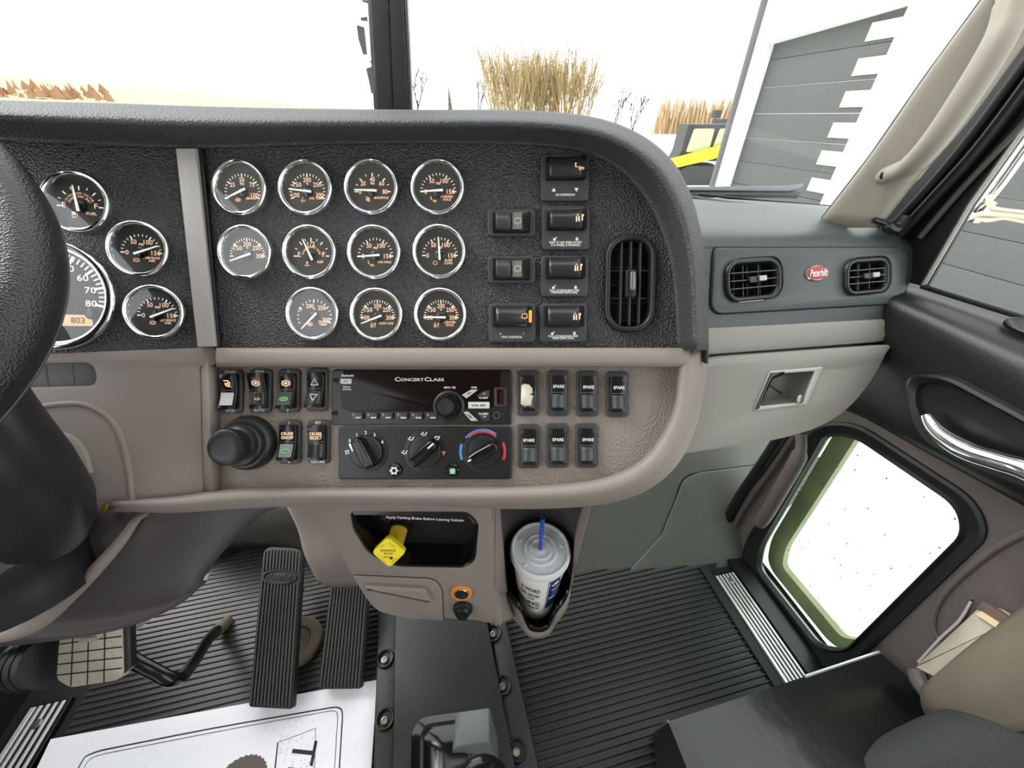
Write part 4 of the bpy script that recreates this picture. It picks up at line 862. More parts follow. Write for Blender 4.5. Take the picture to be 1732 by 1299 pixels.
mb = MB(); q = [KM_.inverted() @ KP.P(u, v, .0008) for u, v in ((1118, 905), (1140, 850), (1155, 812), (1182, 799), (1250, 790), (1330, 780))]; mb.tube(crom(q, 5), .0014, 6)
q = [KM_.inverted() @ KP.P(u, v, .0045) for u, v in ((1118, 905), (1140, 850), (1155, 812), (1182, 799), (1250, 790), (1330, 780))]
link('cover_seam', mb, void, kick)
# driver side firewall pieces
mb = MB(); rows = [[PY(u, 850, .66) for u in (300, 420, 500, 560, 620, 680)], [PY(u, 890, .64) for u in (300, 420, 500, 560, 620, 680)], [PZ(u, v, 0) for u, v in ((300, 940), (420, 925), (500, 930), (560, 960), (620, 975), (680, 985))]]
mb.grid(wsheet(rows, 3, 3)); struct(link('wall_front', mb, mat('firewall_grey', (104, 102, 98), .55), W=True, solid=.004))
mb = MB(); rows = [[P(478, 840, .64), P(505, 840, .59), P(560, 840, .56), P(620, 840, .58)], [P(505, 895, .70), P(520, 900, .66), P(572, 900, .60), P(640, 900, .60)], [P(517, 940, .74), P(535, 960, .72), P(580, 950, .64), P(660, 960, .64)], [P(540, 985, .80), P(562, 992, .78), P(610, 990, .72), P(680, 1000, .70)]]
mb.grid(wsheet(rows, 3, 4)); link('console_side_cover', mb, taupe, con, W=True, solid=.003)

# ribbed rubber mats
def ribbed(name, pts, z, pitch, label, axis='x', m=rubber, rh=.0035, cat='floor mat', base=.006, rw=.5, holes=()):
    W3 = [PZ(u, v, z) for u, v in pts]; o = [(p.x, p.y) for p in W3]
    cx, cy = sum(p[0] for p in o) / len(o), sum(p[1] for p in o) / len(o); M = Matrix.Translation((cx, cy, z))
    o = [(x - cx, y - cy) for x, y in o]; mb = MB(); mb.prism(o, -base, 0)
    sw = axis == 'y'; oo = [(y, x) for x, y in o] if sw else o
    y0, y1 = min(p[1] for p in oo), max(p[1] for p in oo); k = int((y1 - y0) / pitch)
    for i in range(1, k):
        y = y0 + pitch * i; xs_ = []
        for j in range(len(oo)):
            a, b = oo[j - 1], oo[j]
            if (a[1] - y) * (b[1] - y) < 0: xs_.append(a[0] + (b[0] - a[0]) * (y - a[1]) / (b[1] - a[1]))
        xs_.sort()
        for a, b in zip(xs_[::2], xs_[1::2]):
            if b - a < .006: continue
            w = pitch * rw; pr = [(-w / 2, -.0003), (-w * .35, rh * .8), (0, rh), (w * .35, rh * .8), (w / 2, -.0003)]
            ring = lambda x: [((y + q, x, zz) if sw else (x, y + q, zz)) for q, zz in pr]
            mb.loft([ring(a + .001), ring(b - .001)])
    o_ = link(name, mb, m, M=M, sharp=50); return tag(o_, label, cat)
matm = mat('mat_rubber', (26, 28, 28), .36, bump=('noise', 200, .3), var=.15)
ribbed('floor_mat', [(60, 1330), (130, 1205), (180, 1110), (330, 985), (420, 922), (560, 905), (640, 960), (655, 1100), (645, 1400), (100, 1400)], .006, .0115, 'black ribbed rubber mat under the pedals on the driver floor', m=mat('mat_rubber_driver', (48, 46, 46), .42, bump=('noise', 200, .3), var=.2))
ribbed('floor_mat', [(880, 1010), (975, 968), (1040, 940), (1100, 921), (1190, 919), (1214, 950), (1196, 985), (1330, 1160), (1450, 1300), (1450, 1420), (925, 1420), (900, 1299), (848, 1070)], .006, .0115, 'black ribbed rubber mat on the passenger floor beside the kick panel', m=matm)
# sill plates
def sill(pts, label, x0, x1, y0, y1, n, s0):
    t = thing('sill_plate', Vector(((x0 + x1) / 2, (y0 + y1) / 2, .008)), label, 'sill plate')
    cx, cy = (x0 + x1) / 2, (y0 + y1) / 2; mb = MB(); mb.prism([(x0 - cx, y0 - cy), (x1 - cx, y0 - cy), (x1 - cx, y1 - cy), (x0 - cx, y1 - cy)], -.008, .004, .001); link('base_strip', mb, blackg, t)
    mb = MB()
    for i in range(n):
        w = (x1 - x0) / (n + .6); x = x0 - cx + w * (i + .8); ww = w * (.72 if i == 0 else .46); mb.prism([(x - ww / 2, y0 - cy + .004), (x + ww / 2, y0 - cy + .004), (x + ww / 2, y1 - cy - .004), (x - ww / 2, y1 - cy - .004)], .003, .0065, .0008)
    r_ = link('ridge_strip', mb, alu, t)
    mb = MB(); mb.lathe([(.008, .003), (.0075, .0078), (.005, .0088), (.001, .008)], 20, cx=(x0 + x1) / 2 - cx + .002, cy=y1 - cy - s0); link('screw', mb, steel, t, label='dark rusty screw')
    return t
a_, b_ = PZ(1205, 972, .01), PZ(1240, 967, .01)
sill(None, 'ridged aluminium sill plate along the passenger door', a_.x, b_.x + .003, -.45, (a_.y + b_.y) / 2, 6, .022)
c1_, c2_ = PZ(57, 1186, .01), PZ(118, 1188, .01)
sill(None, 'ridged aluminium sill plate at the driver door edge', c1_.x, c2_.x, -.45, (c1_.y + c2_.y) / 2, 5, .035)
# black seal strips beside the sill
mb = MB(); mb.box(((b_.x + .004 + DOORX) / 2 + .02, -.02, .0), (DOORX - b_.x + .036, .95, .03)); struct(link('trim_1', mb, rubg, W=True))
mb = MB(); mb.box((a_.x - .012, 0.0, .006), (.020, .76, .014)); struct(link('trim_2', mb, rubber, W=True))
mb = MB(); mb.box((c2_.x + .016, -.15, .006), (.026, .75, .02)); struct(link('trim_3', mb, rubber, W=True))
mb = MB(); mb.box((LX - .03, .05, .30), (.04, 1.1, .62)); struct(link('wall_left', mb, doorblk, W=True))

# centre tunnel cover
TZ = .045
tz = lambda pts, z=TZ: [PZ(u, v, z) for u, v in pts]
tc_ = PZ(745, 1180, TZ)
tun = thing('tunnel_cover', tc_, 'smooth black floor tunnel cover with textured bolted flanges', 'floor cover')
loc = lambda pts: [(p.x - tc_.x, p.y - tc_.y) for p in pts]
mb = MB(); mb.prism(loc(tz([(664, 985), (835, 985), (823, 1045), (872, 1299), (890, 1420), (664, 1420), (664, 1299), (668, 1040)])), -.045, 0, .003); link('cover_plate', mb, mat('tunnel_black', (12, 14, 15), .5, bump=('noise', 900, .2)), tun)
fm = mat('flange_black', (24, 25, 25), .4, bump=('noise', 500, .9))
for pts in ([(640, 985), (672, 985), (668, 1299), (668, 1420), (622, 1420), (632, 1299)], [(820, 1000), (852, 1030), (878, 1150), (912, 1299), (930, 1420), (884, 1420), (866, 1299)]):
    mb = MB(); mb.prism(loc(tz(pts, TZ - .012)), -.045, -.012, .004); link('flange', mb, fm, tun)
for u, v in ((652, 1115), (652, 1217), (834, 1072), (850, 1160), (874, 1270)):
    p = PZ(u, v, TZ - .012); x, y = p.x - tc_.x, p.y - tc_.y
    mb = MB(); mb.lathe([(.0175, -.0125), (.0172, -.008), (.0155, -.0055), (.0138, -.006), (.0125, -.011)], 28, cx=x, cy=y, c0=False, c1=False); bc = link('bolt_cup', mb, rubg, tun)
    mb = MB(); mb.lathe([(.0072, -.0118), (.0072, -.0085), (.0060, -.0068), (.0040, -.0066), (.0032, -.0085), (.001, -.0085)], 20, cx=x - .001, cy=y - .002); link('bolt', mb, mat('bolt_bronze', (160, 150, 135), .3, .9), bc)
# gear lever boot
bt = thing('gear_lever_boot', PZ(780, 1290, TZ + .001), 'black stepped rubber gear lever boot on the tunnel cover', 'gear boot')
bo_ = [(697, 1240), (712, 1215), (800, 1203), (826, 1214), (846, 1290), (852, 1400), (694, 1400)]
cx_, cy_ = 775, 1300; rings = []
bz = TZ + .001
p0 = basis(bt).translation
for k_, z in ((1.0, 0), (1.0, .006), (.94, .009), (.93, .016), (.86, .019), (.85, .027), (.78, .030), (.76, .040), (.62, .052), (.40, .060), (.20, .064)):
    o_ = [PZ(u, v, bz) for u, v in bo_]; o2 = roundpoly([(p.x - p0.x, p.y - p0.y) for p in o_], .022, 6); g0 = PZ(cx_, cy_, bz)
    rings.append([(g0.x - p0.x + (x - g0.x + p0.x) * k_, g0.y - p0.y + (y - g0.y + p0.y) * k_, z) for x, y in o2])
mb = MB(); mb.loft(rings); link('bellows', mb, blackg, bt, sharp=40)
lv = thing('gear_lever', P(805, 1330, .62), 'grey green gear lever block rising from the boot at the bottom edge', 'gear lever')
lf = Fr(P(765, 1268, .60), P(830, 1254, .60), P(770, 1330, .62)); LM = lf.M(800, 1290)
mb = MB(); mb.prism(roundpoly(to2(LM, [lf.P(u, v) for u, v in [(765, 1268), (775, 1262), (828, 1254), (840, 1299), (850, 1345), (765, 1345)]]), .004, 4), -.05, 0, .003)
o = link('lever_block', mb, mat('lever_grey', (92, 98, 95), .4), lv); o.matrix_basis = basis(lv).inverted() @ LM
mb = MB(); cen = P(815, 1352, .50); mb.add([cen + Vector((.045 * math.sin(t_) * math.cos(f_), .045 * math.sin(t_) * math.sin(f_), .030 * math.cos(t_))) for t_ in [PI * i / 12 for i in range(13)] for f_ in [2 * PI * j / 24 for j in range(24)]], [(i * 24 + j, i * 24 + (j + 1) % 24, (i + 1) * 24 + (j + 1) % 24, (i + 1) * 24 + j) for i in range(12) for j in range(24)]); link('knob', mb, blackg, lv, W=True)

# ------------------------------------------------------------------ pedals
def treadle(tl, tr, br, bl_, d0, d1, label, name, emb):
    A, B, C_, D_ = P(*tl, d0), P(*tr, d0), P(*br, d1), P(*bl_, d1); f = Fr(A, B, (C_ + D_) / 2, xdir=(B - A).normalized()); cu, cv = sum(p[0] for p in (tl, tr, br, bl_)) / 4, sum(p[1] for p in (tl, tr, br, bl_)) / 4
    M = f.M(cu, cv); t = thing(name, M, label, 'pedal'); o = to2(M, [f.P(*p) for p in (tl, tr, br, bl_)])
    mb = MB(); mb.prism(roundpoly(o, [.022, .022, .006, .006], 5), -.016, 0, .002); link('pad', mb, rubber, t)
    rb = MB(); n = 12; tm, bm_ = .97, .03; ev = to2(M, [f.P(*emb)])[0]
    def at(s_, q): # s across, q from top (0) to bottom (1)
        a = Vector(o[0]).lerp(Vector(o[1]), s_); b = Vector(o[3]).lerp(Vector(o[2]), s_); return a.lerp(b, q)
    L_ = (at(.5, 0) - at(.5, 1)).length; qe = (at(.5, 0) - Vector(ev)).length / L_
    for i in range(n):
        s_ = (i + .7) / (n + .4); e = abs(s_ - .5) * 2; top_ = .02 + .05 * max(0, e - .6)
        for qa, qb in ((top_, qe - .055 * math.sqrt(max(.1, 1 - e * e * .8))), (qe + .055 * math.sqrt(max(.1, 1 - e * e * .8)), .985)):
            a, b = at(s_, qa), at(s_, qb); w = .0022
            rb.loft([[(p.x - w, p.y, -.0005), (p.x - w * .6, p.y, .003), (p.x + w * .6, p.y, .003), (p.x + w, p.y, -.0005)] for p in (a, b)])
    link('tread', rb, mat('worn_rubber', (52, 51, 50), .42, bump=('noise', 120, .8), var=.35), t)
    mb = MB(); w_ = (Vector(o[1]) - Vector(o[0])).length * .42; E1, E2 = ell(w_, .0145, 32, ev[0], ev[1]), ell(w_ * .92, .0120, 32, ev[0], ev[1])
    mb.loft([[(x, y, z) for x, y in E] for E, z in ((E1, -.0005), (E1, .0028), (E2, .0028), (E2, .001))], False, False); mb.text('Peterbilt', ev[0], ev[1], h=.0125, w=w_ * 1.5, z=.0022, bold=.03, shear=.25); link('emblem', mb, rubg, t, fix=False)
    for z_ in (0,):
        mb = MB(); p = at(.5, .45); mb.box((p.x, p.y, -.035), (.030, L_ * .35, .04)); link('pedal_bracket', mb, black, t)
    return t
treadle((446, 924), (512, 928), (494, 1200), (420, 1196), .84, .70, 'long ribbed black treadle pedal with oval emblem, the lower hanging of the two', 'brake_pedal', (474, 976))
treadle((566, 930), (628, 935), (611, 1165), (538, 1166), .86, .725, 'long ribbed black treadle pedal tucked beside the tunnel cover under the drawer', 'accelerator_pedal', (592, 982))
# muddy mounting plate behind the brake treadle
mb = MB(); mp = PZ(505, 1085, .020); mb.lathe([(.048, -.01), (.048, .004), (.044, .008), (.028, .010), (.024, .006), (.001, .006)], 32); o = link('pedal_mount_plate', mb, mat('mud_khaki', (112, 102, 84), .8, var=.5, bump=('noise', 90, 1)), M=Matrix.Translation(mp)); tag(o, 'round muddy metal plate on the floor behind the ribbed brake treadle', 'mounting plate')
clf = Fr(P(95, 1078, .56), P(215, 1062, .56), P(110, 1165, .545), xdir=(P(215, 1062, .56) - P(95, 1080, .56)).normalized()); CLM = clf.M(153, 1112)
cl_ = thing('clutch_pedal', CLM, 'worn metal clutch pedal pad with a square grid on a bent black arm', 'pedal')
o4 = roundpoly(to2(CLM, [clf.P(u, v) for u, v in ((100, 1070), (206, 1052), (208, 1142), (196, 1152), (118, 1164), (94, 1150))]), .008, 4)
mb = MB(); mb.prism(o4, -.012, 0, .002); pd = link('pad', mb, mat('worn_pad', (176, 170, 158), .45, .35, bump=('noise', 150, .8), var=.25), cl_)
mb = MB()
for u0, v0, u1, v1 in ((124, 1068, 120, 1160), (150, 1064, 148, 1158), (178, 1060, 176, 1154), (97, 1090, 206, 1076), (96, 1107, 207, 1094), (95, 1124, 207, 1112), (96, 1142, 206, 1130)):
    a, b = to2(CLM, [clf.P(u0, v0), clf.P(u1, v1)]); mb.line(*a, *b, .0018, .0003)
link('groove', mb, void, cl_, fix=False)
mb = MB(); ov = to2(CLM, [clf.P(153, 1076)])[0]; mb.prism(ell(.021, .0075, 28, ov[0], ov[1]), -.001, .0022, .0008); ob = link('pad_label', mb, mat('worn_pad', (176, 170, 158)), cl_)
tb = MB(); tb.text('TRIMAX', ov[0], ov[1], h=.004, w=.025, z=.0024, rot=PI); link('lettering', tb, black, ob, fix=False)
mb = MB(); mb.prism(to2(CLM, [clf.P(u, v) for u, v in ((204, 1056), (216, 1052), (218, 1130), (206, 1142))]), -.012, -.002, .002); link('pad_bracket', mb, black, cl_)
mb = MB(); mb.tube(crom([P(208, 1108, .575), P(255, 1133, .585), P(296, 1150, .60), P(322, 1128, .66), P(352, 1082, .76), P(376, 1058, .84)], 6), .0105, 14); link('arm', mb, blackg, cl_, W=True)
mb = MB(); mb.tube([P(362, 1072, .80), P(384, 1052, .85)], [.013, .013], 16); link('arm_boot', mb, mat('mud_khaki', (112, 102, 84)), cl_, W=True)
pbt = thing('pedal_bellows', P(55, 1120, .60), 'black ribbed rubber bellows beside the worn metal clutch pad', 'bellows')
a, b = P(40, 1125, .62), P(96, 1112, .585); mb = MB(); dd = (b - a); mb.tube([a + dd * (i / 16) for i in range(17)], [.040 if i % 4 < 2 else .034 for i in range(17)], 28); link('sleeve', mb, rubg, pbt, W=True)

# ------------------------------------------------------------------ printed paper mat
PZ0 = .0135; pm = PZ(420, 1250, PZ0); pl = lambda pts: [(p.x - pm.x, p.y - pm.y) for p in [PZ(u, v, PZ0) for u, v in pts]]
pap = thing('paper_floor_mat', pm, 'white printed paper mat with double border lying on the driver floor', 'paper mat')
mb = MB(); mb.prism(pl([(40, 1345), (86, 1250), (245, 1221), (420, 1189), (560, 1164), (637, 1150), (634, 1210), (628, 1299), (624, 1420), (10, 1420)]), -.0012, 0); sh_ = link('sheet', mb, paper, pap)
ln = MB()
def pln(pts, w):
    q = crom([Vector((x, y, 0)) for x, y in pl(pts)], 4)
    for a, b in zip(q, q[1:]): ln.line(a.x, a.y, b.x, b.y, w, .0004)
pln([(118, 1330), (140, 1286), (152, 1276), (172, 1269)], .0022); pln([(172, 1269), (360, 1232), (560, 1197)], .0022); pln([(560, 1197), (572, 1197), (579, 1206), (577, 1250), (572, 1330)], .0022)
pln([(128, 1330), (146, 1292), (158, 1281), (176, 1275)], .0010); pln([(176, 1275), (360, 1239), (556, 1203)], .0010); pln([(556, 1203), (566, 1203), (571, 1211), (569, 1250), (564, 1330)], .0010)
pln([(470, 1256), (534, 1232)], .0008); pln([(534, 1232), (531, 1330)], .0008); pln([(470, 1256), (462, 1330)], .0022)
link('border_print', ln, mat('black_print', (28, 28, 32), .6), pap, fix=False)
tb = MB(); q = pl([(505, 1285)])[0]; tb.text('Th', q[0] + .006, q[1] - .006, h=.042, w=.055, z=.0004, rot=-PI / 2 - .05, bold=.0, shear=.25); link('lettering', tb, mat('black_print', (28, 28, 32)), pap, fix=False)
mb = MB(); q = pl([(405, 1322)])[0]; mb.poly([(q[0] + (.042 + .002 * (i % 2)) * math.cos(2 * PI * i / 60), q[1] + (.032 + .002 * (i % 2)) * math.sin(2 * PI * i / 60)) for i in range(60)], .0004); link('seal_print', mb, mat('seal_print', (96, 86, 84), .7), pap, fix=False)
sp_ = MB()
for i in range(70):
    u, v = random.uniform(470, 530), random.uniform(1245, 1299)
    if random.random() < .3: u, v = random.uniform(440, 580), random.uniform(1215, 1299)
    x, y = pl([(u, v)])[0]; sp_.poly(ell(.0006, .0006, 6, x, y), .0006)
link('speckle_print', sp_, mat('black_print', (28, 28, 32)), pap, fix=False)

# ------------------------------------------------------------------ knee panel, steering column and wheel
kn_ = thing('knee_panel', P(280, 960, .5), 'dark grey sculpted knee panel under the driver dashboard with a taupe edge roll', 'panel')
rows = [[P(170, 850, .46), P(240, 858, .445), P(310, 858, .44), P(430, 846, .44), P(540, 846, .47)],
        [P(130, 925, .45), P(205, 915, .45), P(290, 905, .465), P(390, 885, .485), P(455, 862, .50)],
        [P(60, 1000, .46), P(150, 990, .47), P(245, 985, .50), P(335, 960, .53), P(392, 915, .54)],
        [P(-40, 1040, .46), P(60, 1050, .48), P(170, 1045, .51), P(282, 1018, .54), P(345, 975, .56)],
        [P(-40, 1096, .475), P(60, 1086, .49), P(190, 1066, .52), P(292, 1028, .55), P(352, 980, .575)],
        [P(-40, 1080, .60), P(60, 1072, .60), P(190, 1052, .62), P(290, 1015, .64), P(355, 970, .64)]]
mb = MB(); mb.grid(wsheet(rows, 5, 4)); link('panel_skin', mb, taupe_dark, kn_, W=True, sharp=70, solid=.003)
mb = MB(); mb.tube(crom([P(250, 868, .435), P(232, 878, .437), P(205, 915, .440), P(160, 965, .442), P(118, 1005, .445), P(70, 1045, .448), P(20, 1066, .45), P(-60, 1078, .45)], 6), [.0025 + .0095 * min(1, i / 30) for i in range(43)], 14, flat=.7); link('edge_roll', mb, taupe, kn_, W=True)
mb = MB(); mb.grid(wsheet([[P(-60, 820, .50), P(60, 850, .50), P(178, 852, .47)], [P(-60, 960, .50), P(60, 960, .50), P(170, 950, .48)], [P(-60, 1070, .48), P(40, 1058, .475), P(110, 1010, .465)]], 3, 3)); link('column_void', mb, void, kn_, W=True, solid=.002)  # black sheet stands in for the shade of the hollow behind
col_ = thing('steering_column', P(40, 850, .38), 'black moulded steering column shroud running down behind the wheel rim', 'steering column')
rings = []
for (u, v, d, a, b, rot) in ((-150, 520, .26, 90, 120, 0), (-100, 640, .28, 110, 130, 0), (-50, 730, .31, 125, 110, 0), (-15, 795, .34, 150, 88, 0), (0, 850, .37, 164, 105, 0), (5, 872, .40, 150, 85, 0), (5, 885, .43, 120, 60, 0)):
    c_ = P(u, v, d); s_ = d / F; N_ = 40
    rings.append([c_ + RT * (a * s_ * math.copysign(abs(math.cos(2 * PI * i / N_)) ** .85, math.cos(2 * PI * i / N_))) + UP * (b * s_ * math.copysign(abs(math.sin(2 * PI * i / N_)) ** .85, math.sin(2 * PI * i / N_))) for i in range(N_)])
mb = MB(); mb.loft(rings); link('upper_shroud', mb, mat('shroud_black', (34, 34, 37), .4, bump=('noise', 500, .3)), col_, W=True, sharp=70)
mb = MB(); mb.tube(crom([P(-60, 905, .40), P(10, 950, .42), P(50, 1000, .44)], 4), [.085] * 4 + [.07] * 4 + [.05], 28); link('lower_shroud', mb, mat('shroud_black', (34, 34, 37)), col_, W=True)
ig = thing('ignition_key', P(180, 850, .445), 'small brass key edge poking out beside the steering column', 'key')
mb = MB(); kf = Fr(P(175, 845, .445), P(190, 846, .445), P(180, 870, .445)); mb.prism(roundpoly(to2(kf.M(181, 855), [kf.P(u, v) for u, v in ((182, 842), (188, 846), (184, 864), (176, 868), (177, 852))]), .001, 2), 0, .004, .0005)
o = link('blade', mb, mat('brass', (205, 175, 90), .3, .8), ig); o.matrix_basis = basis(ig).inverted() @ kf.M(181, 855)
mb = MB(); mb.prism(to2(kf.M(181, 855), [kf.P(u, v) for u, v in ((160, 818), (183, 814), (184, 842), (162, 842))]), -.01, .002, .001); o = link('key_bezel', mb, black, ig); o.matrix_basis = basis(ig).inverted() @ kf.M(181, 855)
wc = C0 + RT * -.5787 + UP * .062 + FW * .1992; wn_ = (RT * .4771 + UP * .3903 - FW).normalized()
wa = wn_.orthogonal().normalized(); wb_ = wn_.cross(wa)
st_ = thing('steering_wheel', wc, 'black grained leather steering wheel rim cut off by the picture edge', 'steering wheel')
mb = MB(); mb.tube([wc + (wa * math.cos(2 * PI * i / 160) + wb_ * math.sin(2 * PI * i / 160)) * .2130 for i in range(160)], .0215, 28, closed=True, ref=wn_); link('rim', mb, wheelm, st_, W=True, sharp=70)
mb = MB(); mb.tube([wc + (wa * math.cos(2 * PI * i / 160) + wb_ * math.sin(2 * PI * i / 160)) * .2328 - wn_ * .0085 for i in range(160)], .0011, 6, closed=True); link('rim_seam', mb, rubg, st_, W=True)
mb = MB(); mb.lathe([(.06, -.07), (.075, -.05), (.07, -.035), (.03, -.03), (.001, -.03)], 40); hub = link('hub', mb, black, st_); hub.matrix_basis = Matrix(((wa.x, wb_.x, wn_.x, 0), (wa.y, wb_.y, wn_.y, 0), (wa.z, wb_.z, wn_.z, 0), (0, 0, 0, 1)))
# spokes point away from the camera side (towards the far left and bottom)
toR = (RT - wn_ * RT.dot(wn_)).normalized()
for ang in (110, 180, 250):
    a = math.radians(ang); d_ = toR * math.cos(a) + wn_.cross(toR) * math.sin(a)
    mb = MB(); mb.tube(crom([wc + d_ * .05 - wn_ * .05, wc + d_ * .13 - wn_ * .03, wc + d_ * .215], 5), .014, 14, flat=.5); link('spoke', mb, steel, st_, W=True)

# ------------------------------------------------------------------ passenger door
door = bpy.data.objects.new('door_1', None); COL.objects.link(door); door.matrix_basis = Matrix.Translation((DOORX, .2, 0)); door['kind'] = 'structure'
DM = DP.M(1450, 900)
dq = lambda pts, h=0: to2(DM, [DP.P(u, v, h) for u, v in pts])
def dl(name, mb, m, par=None, **k):
    o = link(name, mb, m, par or door, **k)
    o.matrix_basis = (basis(door).inverted() @ DM) if par is None else Matrix.Identity(4); return o
go_ = roundpoly(dq([(1392, 738), (1442, 738), (1615, 856), (1626, 902), (1425, 1103), (1380, 1094), (1278, 962), (1284, 925)]), [.012, .03, .03, .03, .03, .02, .025, .03], 6)
ins = roundpoly(dq([(1382, 720), (1446, 714), (1648, 845), (1672, 902), (1432, 1134), (1376, 1124), (1254, 966), (1262, 920)]), [.03, .045, .04, .05, .04, .04, .04, .04], 6)
lowo = dq([(1372, 640), (1500, 600), (2300, 1050), (2300, 2200), (1600, 1350), (1395, 1150), (1218, 975), (1222, 905), (1345, 720)])
mb = MB(); mb.plate(lowo, [ins], -.05, 0, 0, .002); dl('lower_panel', mb, mat('door_taupe', (88, 81, 78), .6, bump=('noise', 700, .3)))
mb = MB(); mb.loft([[(x, y, z) for x, y in o_] for o_, z in ((inset(ins, -.004), -.002), (inset(ins, -.003), .004), (inset(ins, .002), .006), (inset(ins, .006), .002), (inset(go_, -.005), -.004), (inset(go_, -.002), .001), (go_, .0), (inset(go_, .0008), -.012))], False, False)
dl('window_seal', mb, rubber, sharp=50)
mb = MB(); mb.loft([[(x, y, z) for x, y in o_] for o_, z in ((inset(go_, -.001), -.011), (inset(go_, .0016), -.011), (inset(go_, .0016), -.016), (inset(go_, -.001), -.016))], False, False); dl('seal_chrome_line', mb, steel)
mb = MB(); mb.poly(inset(go_, -.004), -.018); w4 = dl('window_4', mb, gl_low, fix=False)
# outer frame seen through the glass
inn = inset(go_, .013); shift = Vector((.010, .016))
inn = [(x + shift.x, y + shift.y) for x, y in inn]
mb = MB(); mb.loft([[(x, y, z) for x, y in o_] for o_, z in ((inset(go_, -.012), -.045), (inn, -.045), (inn, -.060), (inset(go_, -.012), -.060))], False, False); dl('outer_window_frame', mb, mat('khaki_frame', (158, 156, 122), .6, bump=('noise', 90, .8), var=.45))
tb = MB(); q = dq([(1408, 1062)])[0]; tb.text('GUARDIAN', q[0], q[1], h=.004, w=.022, z=-.0175, rot=math.radians(8), bold=.02); dl('glass_mark', tb, mat('black_print', (28, 28, 32)), fix=False)
# loose taupe bar at the front edge of the door
mb = MB(); mb.tube(crom([PX(1355, 735, .665), PX(1352, 770, .66), PX(1322, 825, .655), PX(1290, 878, .655), PX(1276, 884, .665)], 5), [.012] * 5 + [.017] * 12 + [.008] * 4, 16, flat=.8); link('pull_bar', mb, mat('door_taupe', (112, 104, 100)), door, W=True)
# front seal of the door opening
mb = MB(); mb.tube(crom([PX(1345, 700, .68), PX(1300, 770, .68), PX(1240, 860, .68), PX(1213, 930, .68), PX(1222, 975, .68), PX(1300, 1060, .68), PX(1420, 1180, .68)], 6), .012, 14); struct(link('trim_4', mb, rubg, W=True))
mb = MB(); mb.tube(crom([PX(1362, 705, .69), PX(1310, 785, .69), PX(1252, 870, .69), PX(1228, 930, .69), PX(1238, 975, .69)], 6), .007, 12); struct(link('trim_5', mb, mat('door_taupe', (112, 104, 100)), W=True))
# upper black vinyl panel and ledge
us3 = (1300, 1430, 1560, 1732, 1920)
def rowx(vs, x): return [PX(u, v, x) for u, v in zip(us3, vs)]
rows = [rowx((405, 445, 486, 540, 600), .745), rowx((415, 456, 497, 553, 614), .728), rowx((428, 470, 512, 580, 650), .695), rowx((440, 490, 545, 630, 720), .672), rowx((560, 600, 650, 740, 840), .668), rowx((640, 675, 740, 830, 930), .672), rowx((655, 692, 760, 854, 955), .690)]
mb = MB(); mb.grid(wsheet(rows, 4, 4)); link('upper_panel', mb, doorblk, door, W=True, sharp=70, solid=.003)
HP = Fr(Vector((.664, 0, 0)), Vector((.664, 1, 0)), Vector((.664, 0, 1)), xdir=Vector((0, -1, 0))); HM = HP.M(1650, 740)
hq = lambda pts: to2(HM, [HP.P(u, v) for u, v in pts])
r1 = roundpoly(hq([(1535, 632), (1600, 632), (1760, 716), (1900, 800), (1900, 900), (1760, 835), (1640, 790), (1560, 745), (1538, 700)]), [.02, .03, .03, .01, .01, .03, .03, .03, .03], 6)
r2 = roundpoly(hq([(1556, 650), (1600, 650), (1750, 730), (1890, 812), (1890, 880), (1760, 815), (1650, 768), (1580, 730), (1555, 690)]), [.02, .03, .03, .01, .01, .03, .03, .03, .03], 6)
mb = MB(); mb.loft([[(x, y, z) for x, y in o_] for o_, z in ((inset(r1, -.003), -.004), (r1, .004), (inset(r1, .004), .006), (inset(r2, -.003), .003), (r2, -.004), (inset(r2, .004), -.006))], False, True); hr = link('handle_recess', mb, doorblk, door); hr.matrix_basis = basis(door).inverted() @ HM
mb = MB(); mb.tube(crom([PX(1566, 702, .652), PX(1578, 722, .648), PX(1600, 742, .644), PX(1640, 764, .642), (PX(1690, 780, .642)), PX(1740, 796, .642), PX(1800, 830, .642)], 6), [.005 + .0075 * min(1, (i / 16) ** .7) for i in range(40)], 18, flat=.75); hl_ = link('door_pull', mb, chrome, door, W=True, label='chrome door pull')
mb = MB(); mb.tube(crom([PX(1570, 728, .655), PX(1600, 755, .655), PX(1660, 782, .655), PX(1732, 806, .655), PX(1790, 835, .655)], 6), .004, 10); link('pull_backing', mb, blackg, door, W=True)
mb = MB(); c_ = PX(1748, 556, .712); mb.lathe([(.026, -.004), (.025, .001), (.022, .002), (.020, .0012)], 32, sx=.5); spk = link('ledge_button', mb, doorblk, door); spk.matrix_basis = basis(door).inverted() @ Matrix.Translation(c_ + Vector((-.004, 0, .002))) @ Matrix.Rotation(-.45, 4, 'Y')
# moulded line and pocket on the lower panel
mb = MB(); mb.tube(crom([DP.P(u, v, .002) for u, v in ((1640, 1010), (1622, 1050), (1590, 1080), (1578, 1050), (1600, 1000), (1680, 930), (1780, 880))], 5), .004, 8); link('pocket_moulding', mb, mat('door_taupe', (112, 104, 100)), door, W=True)
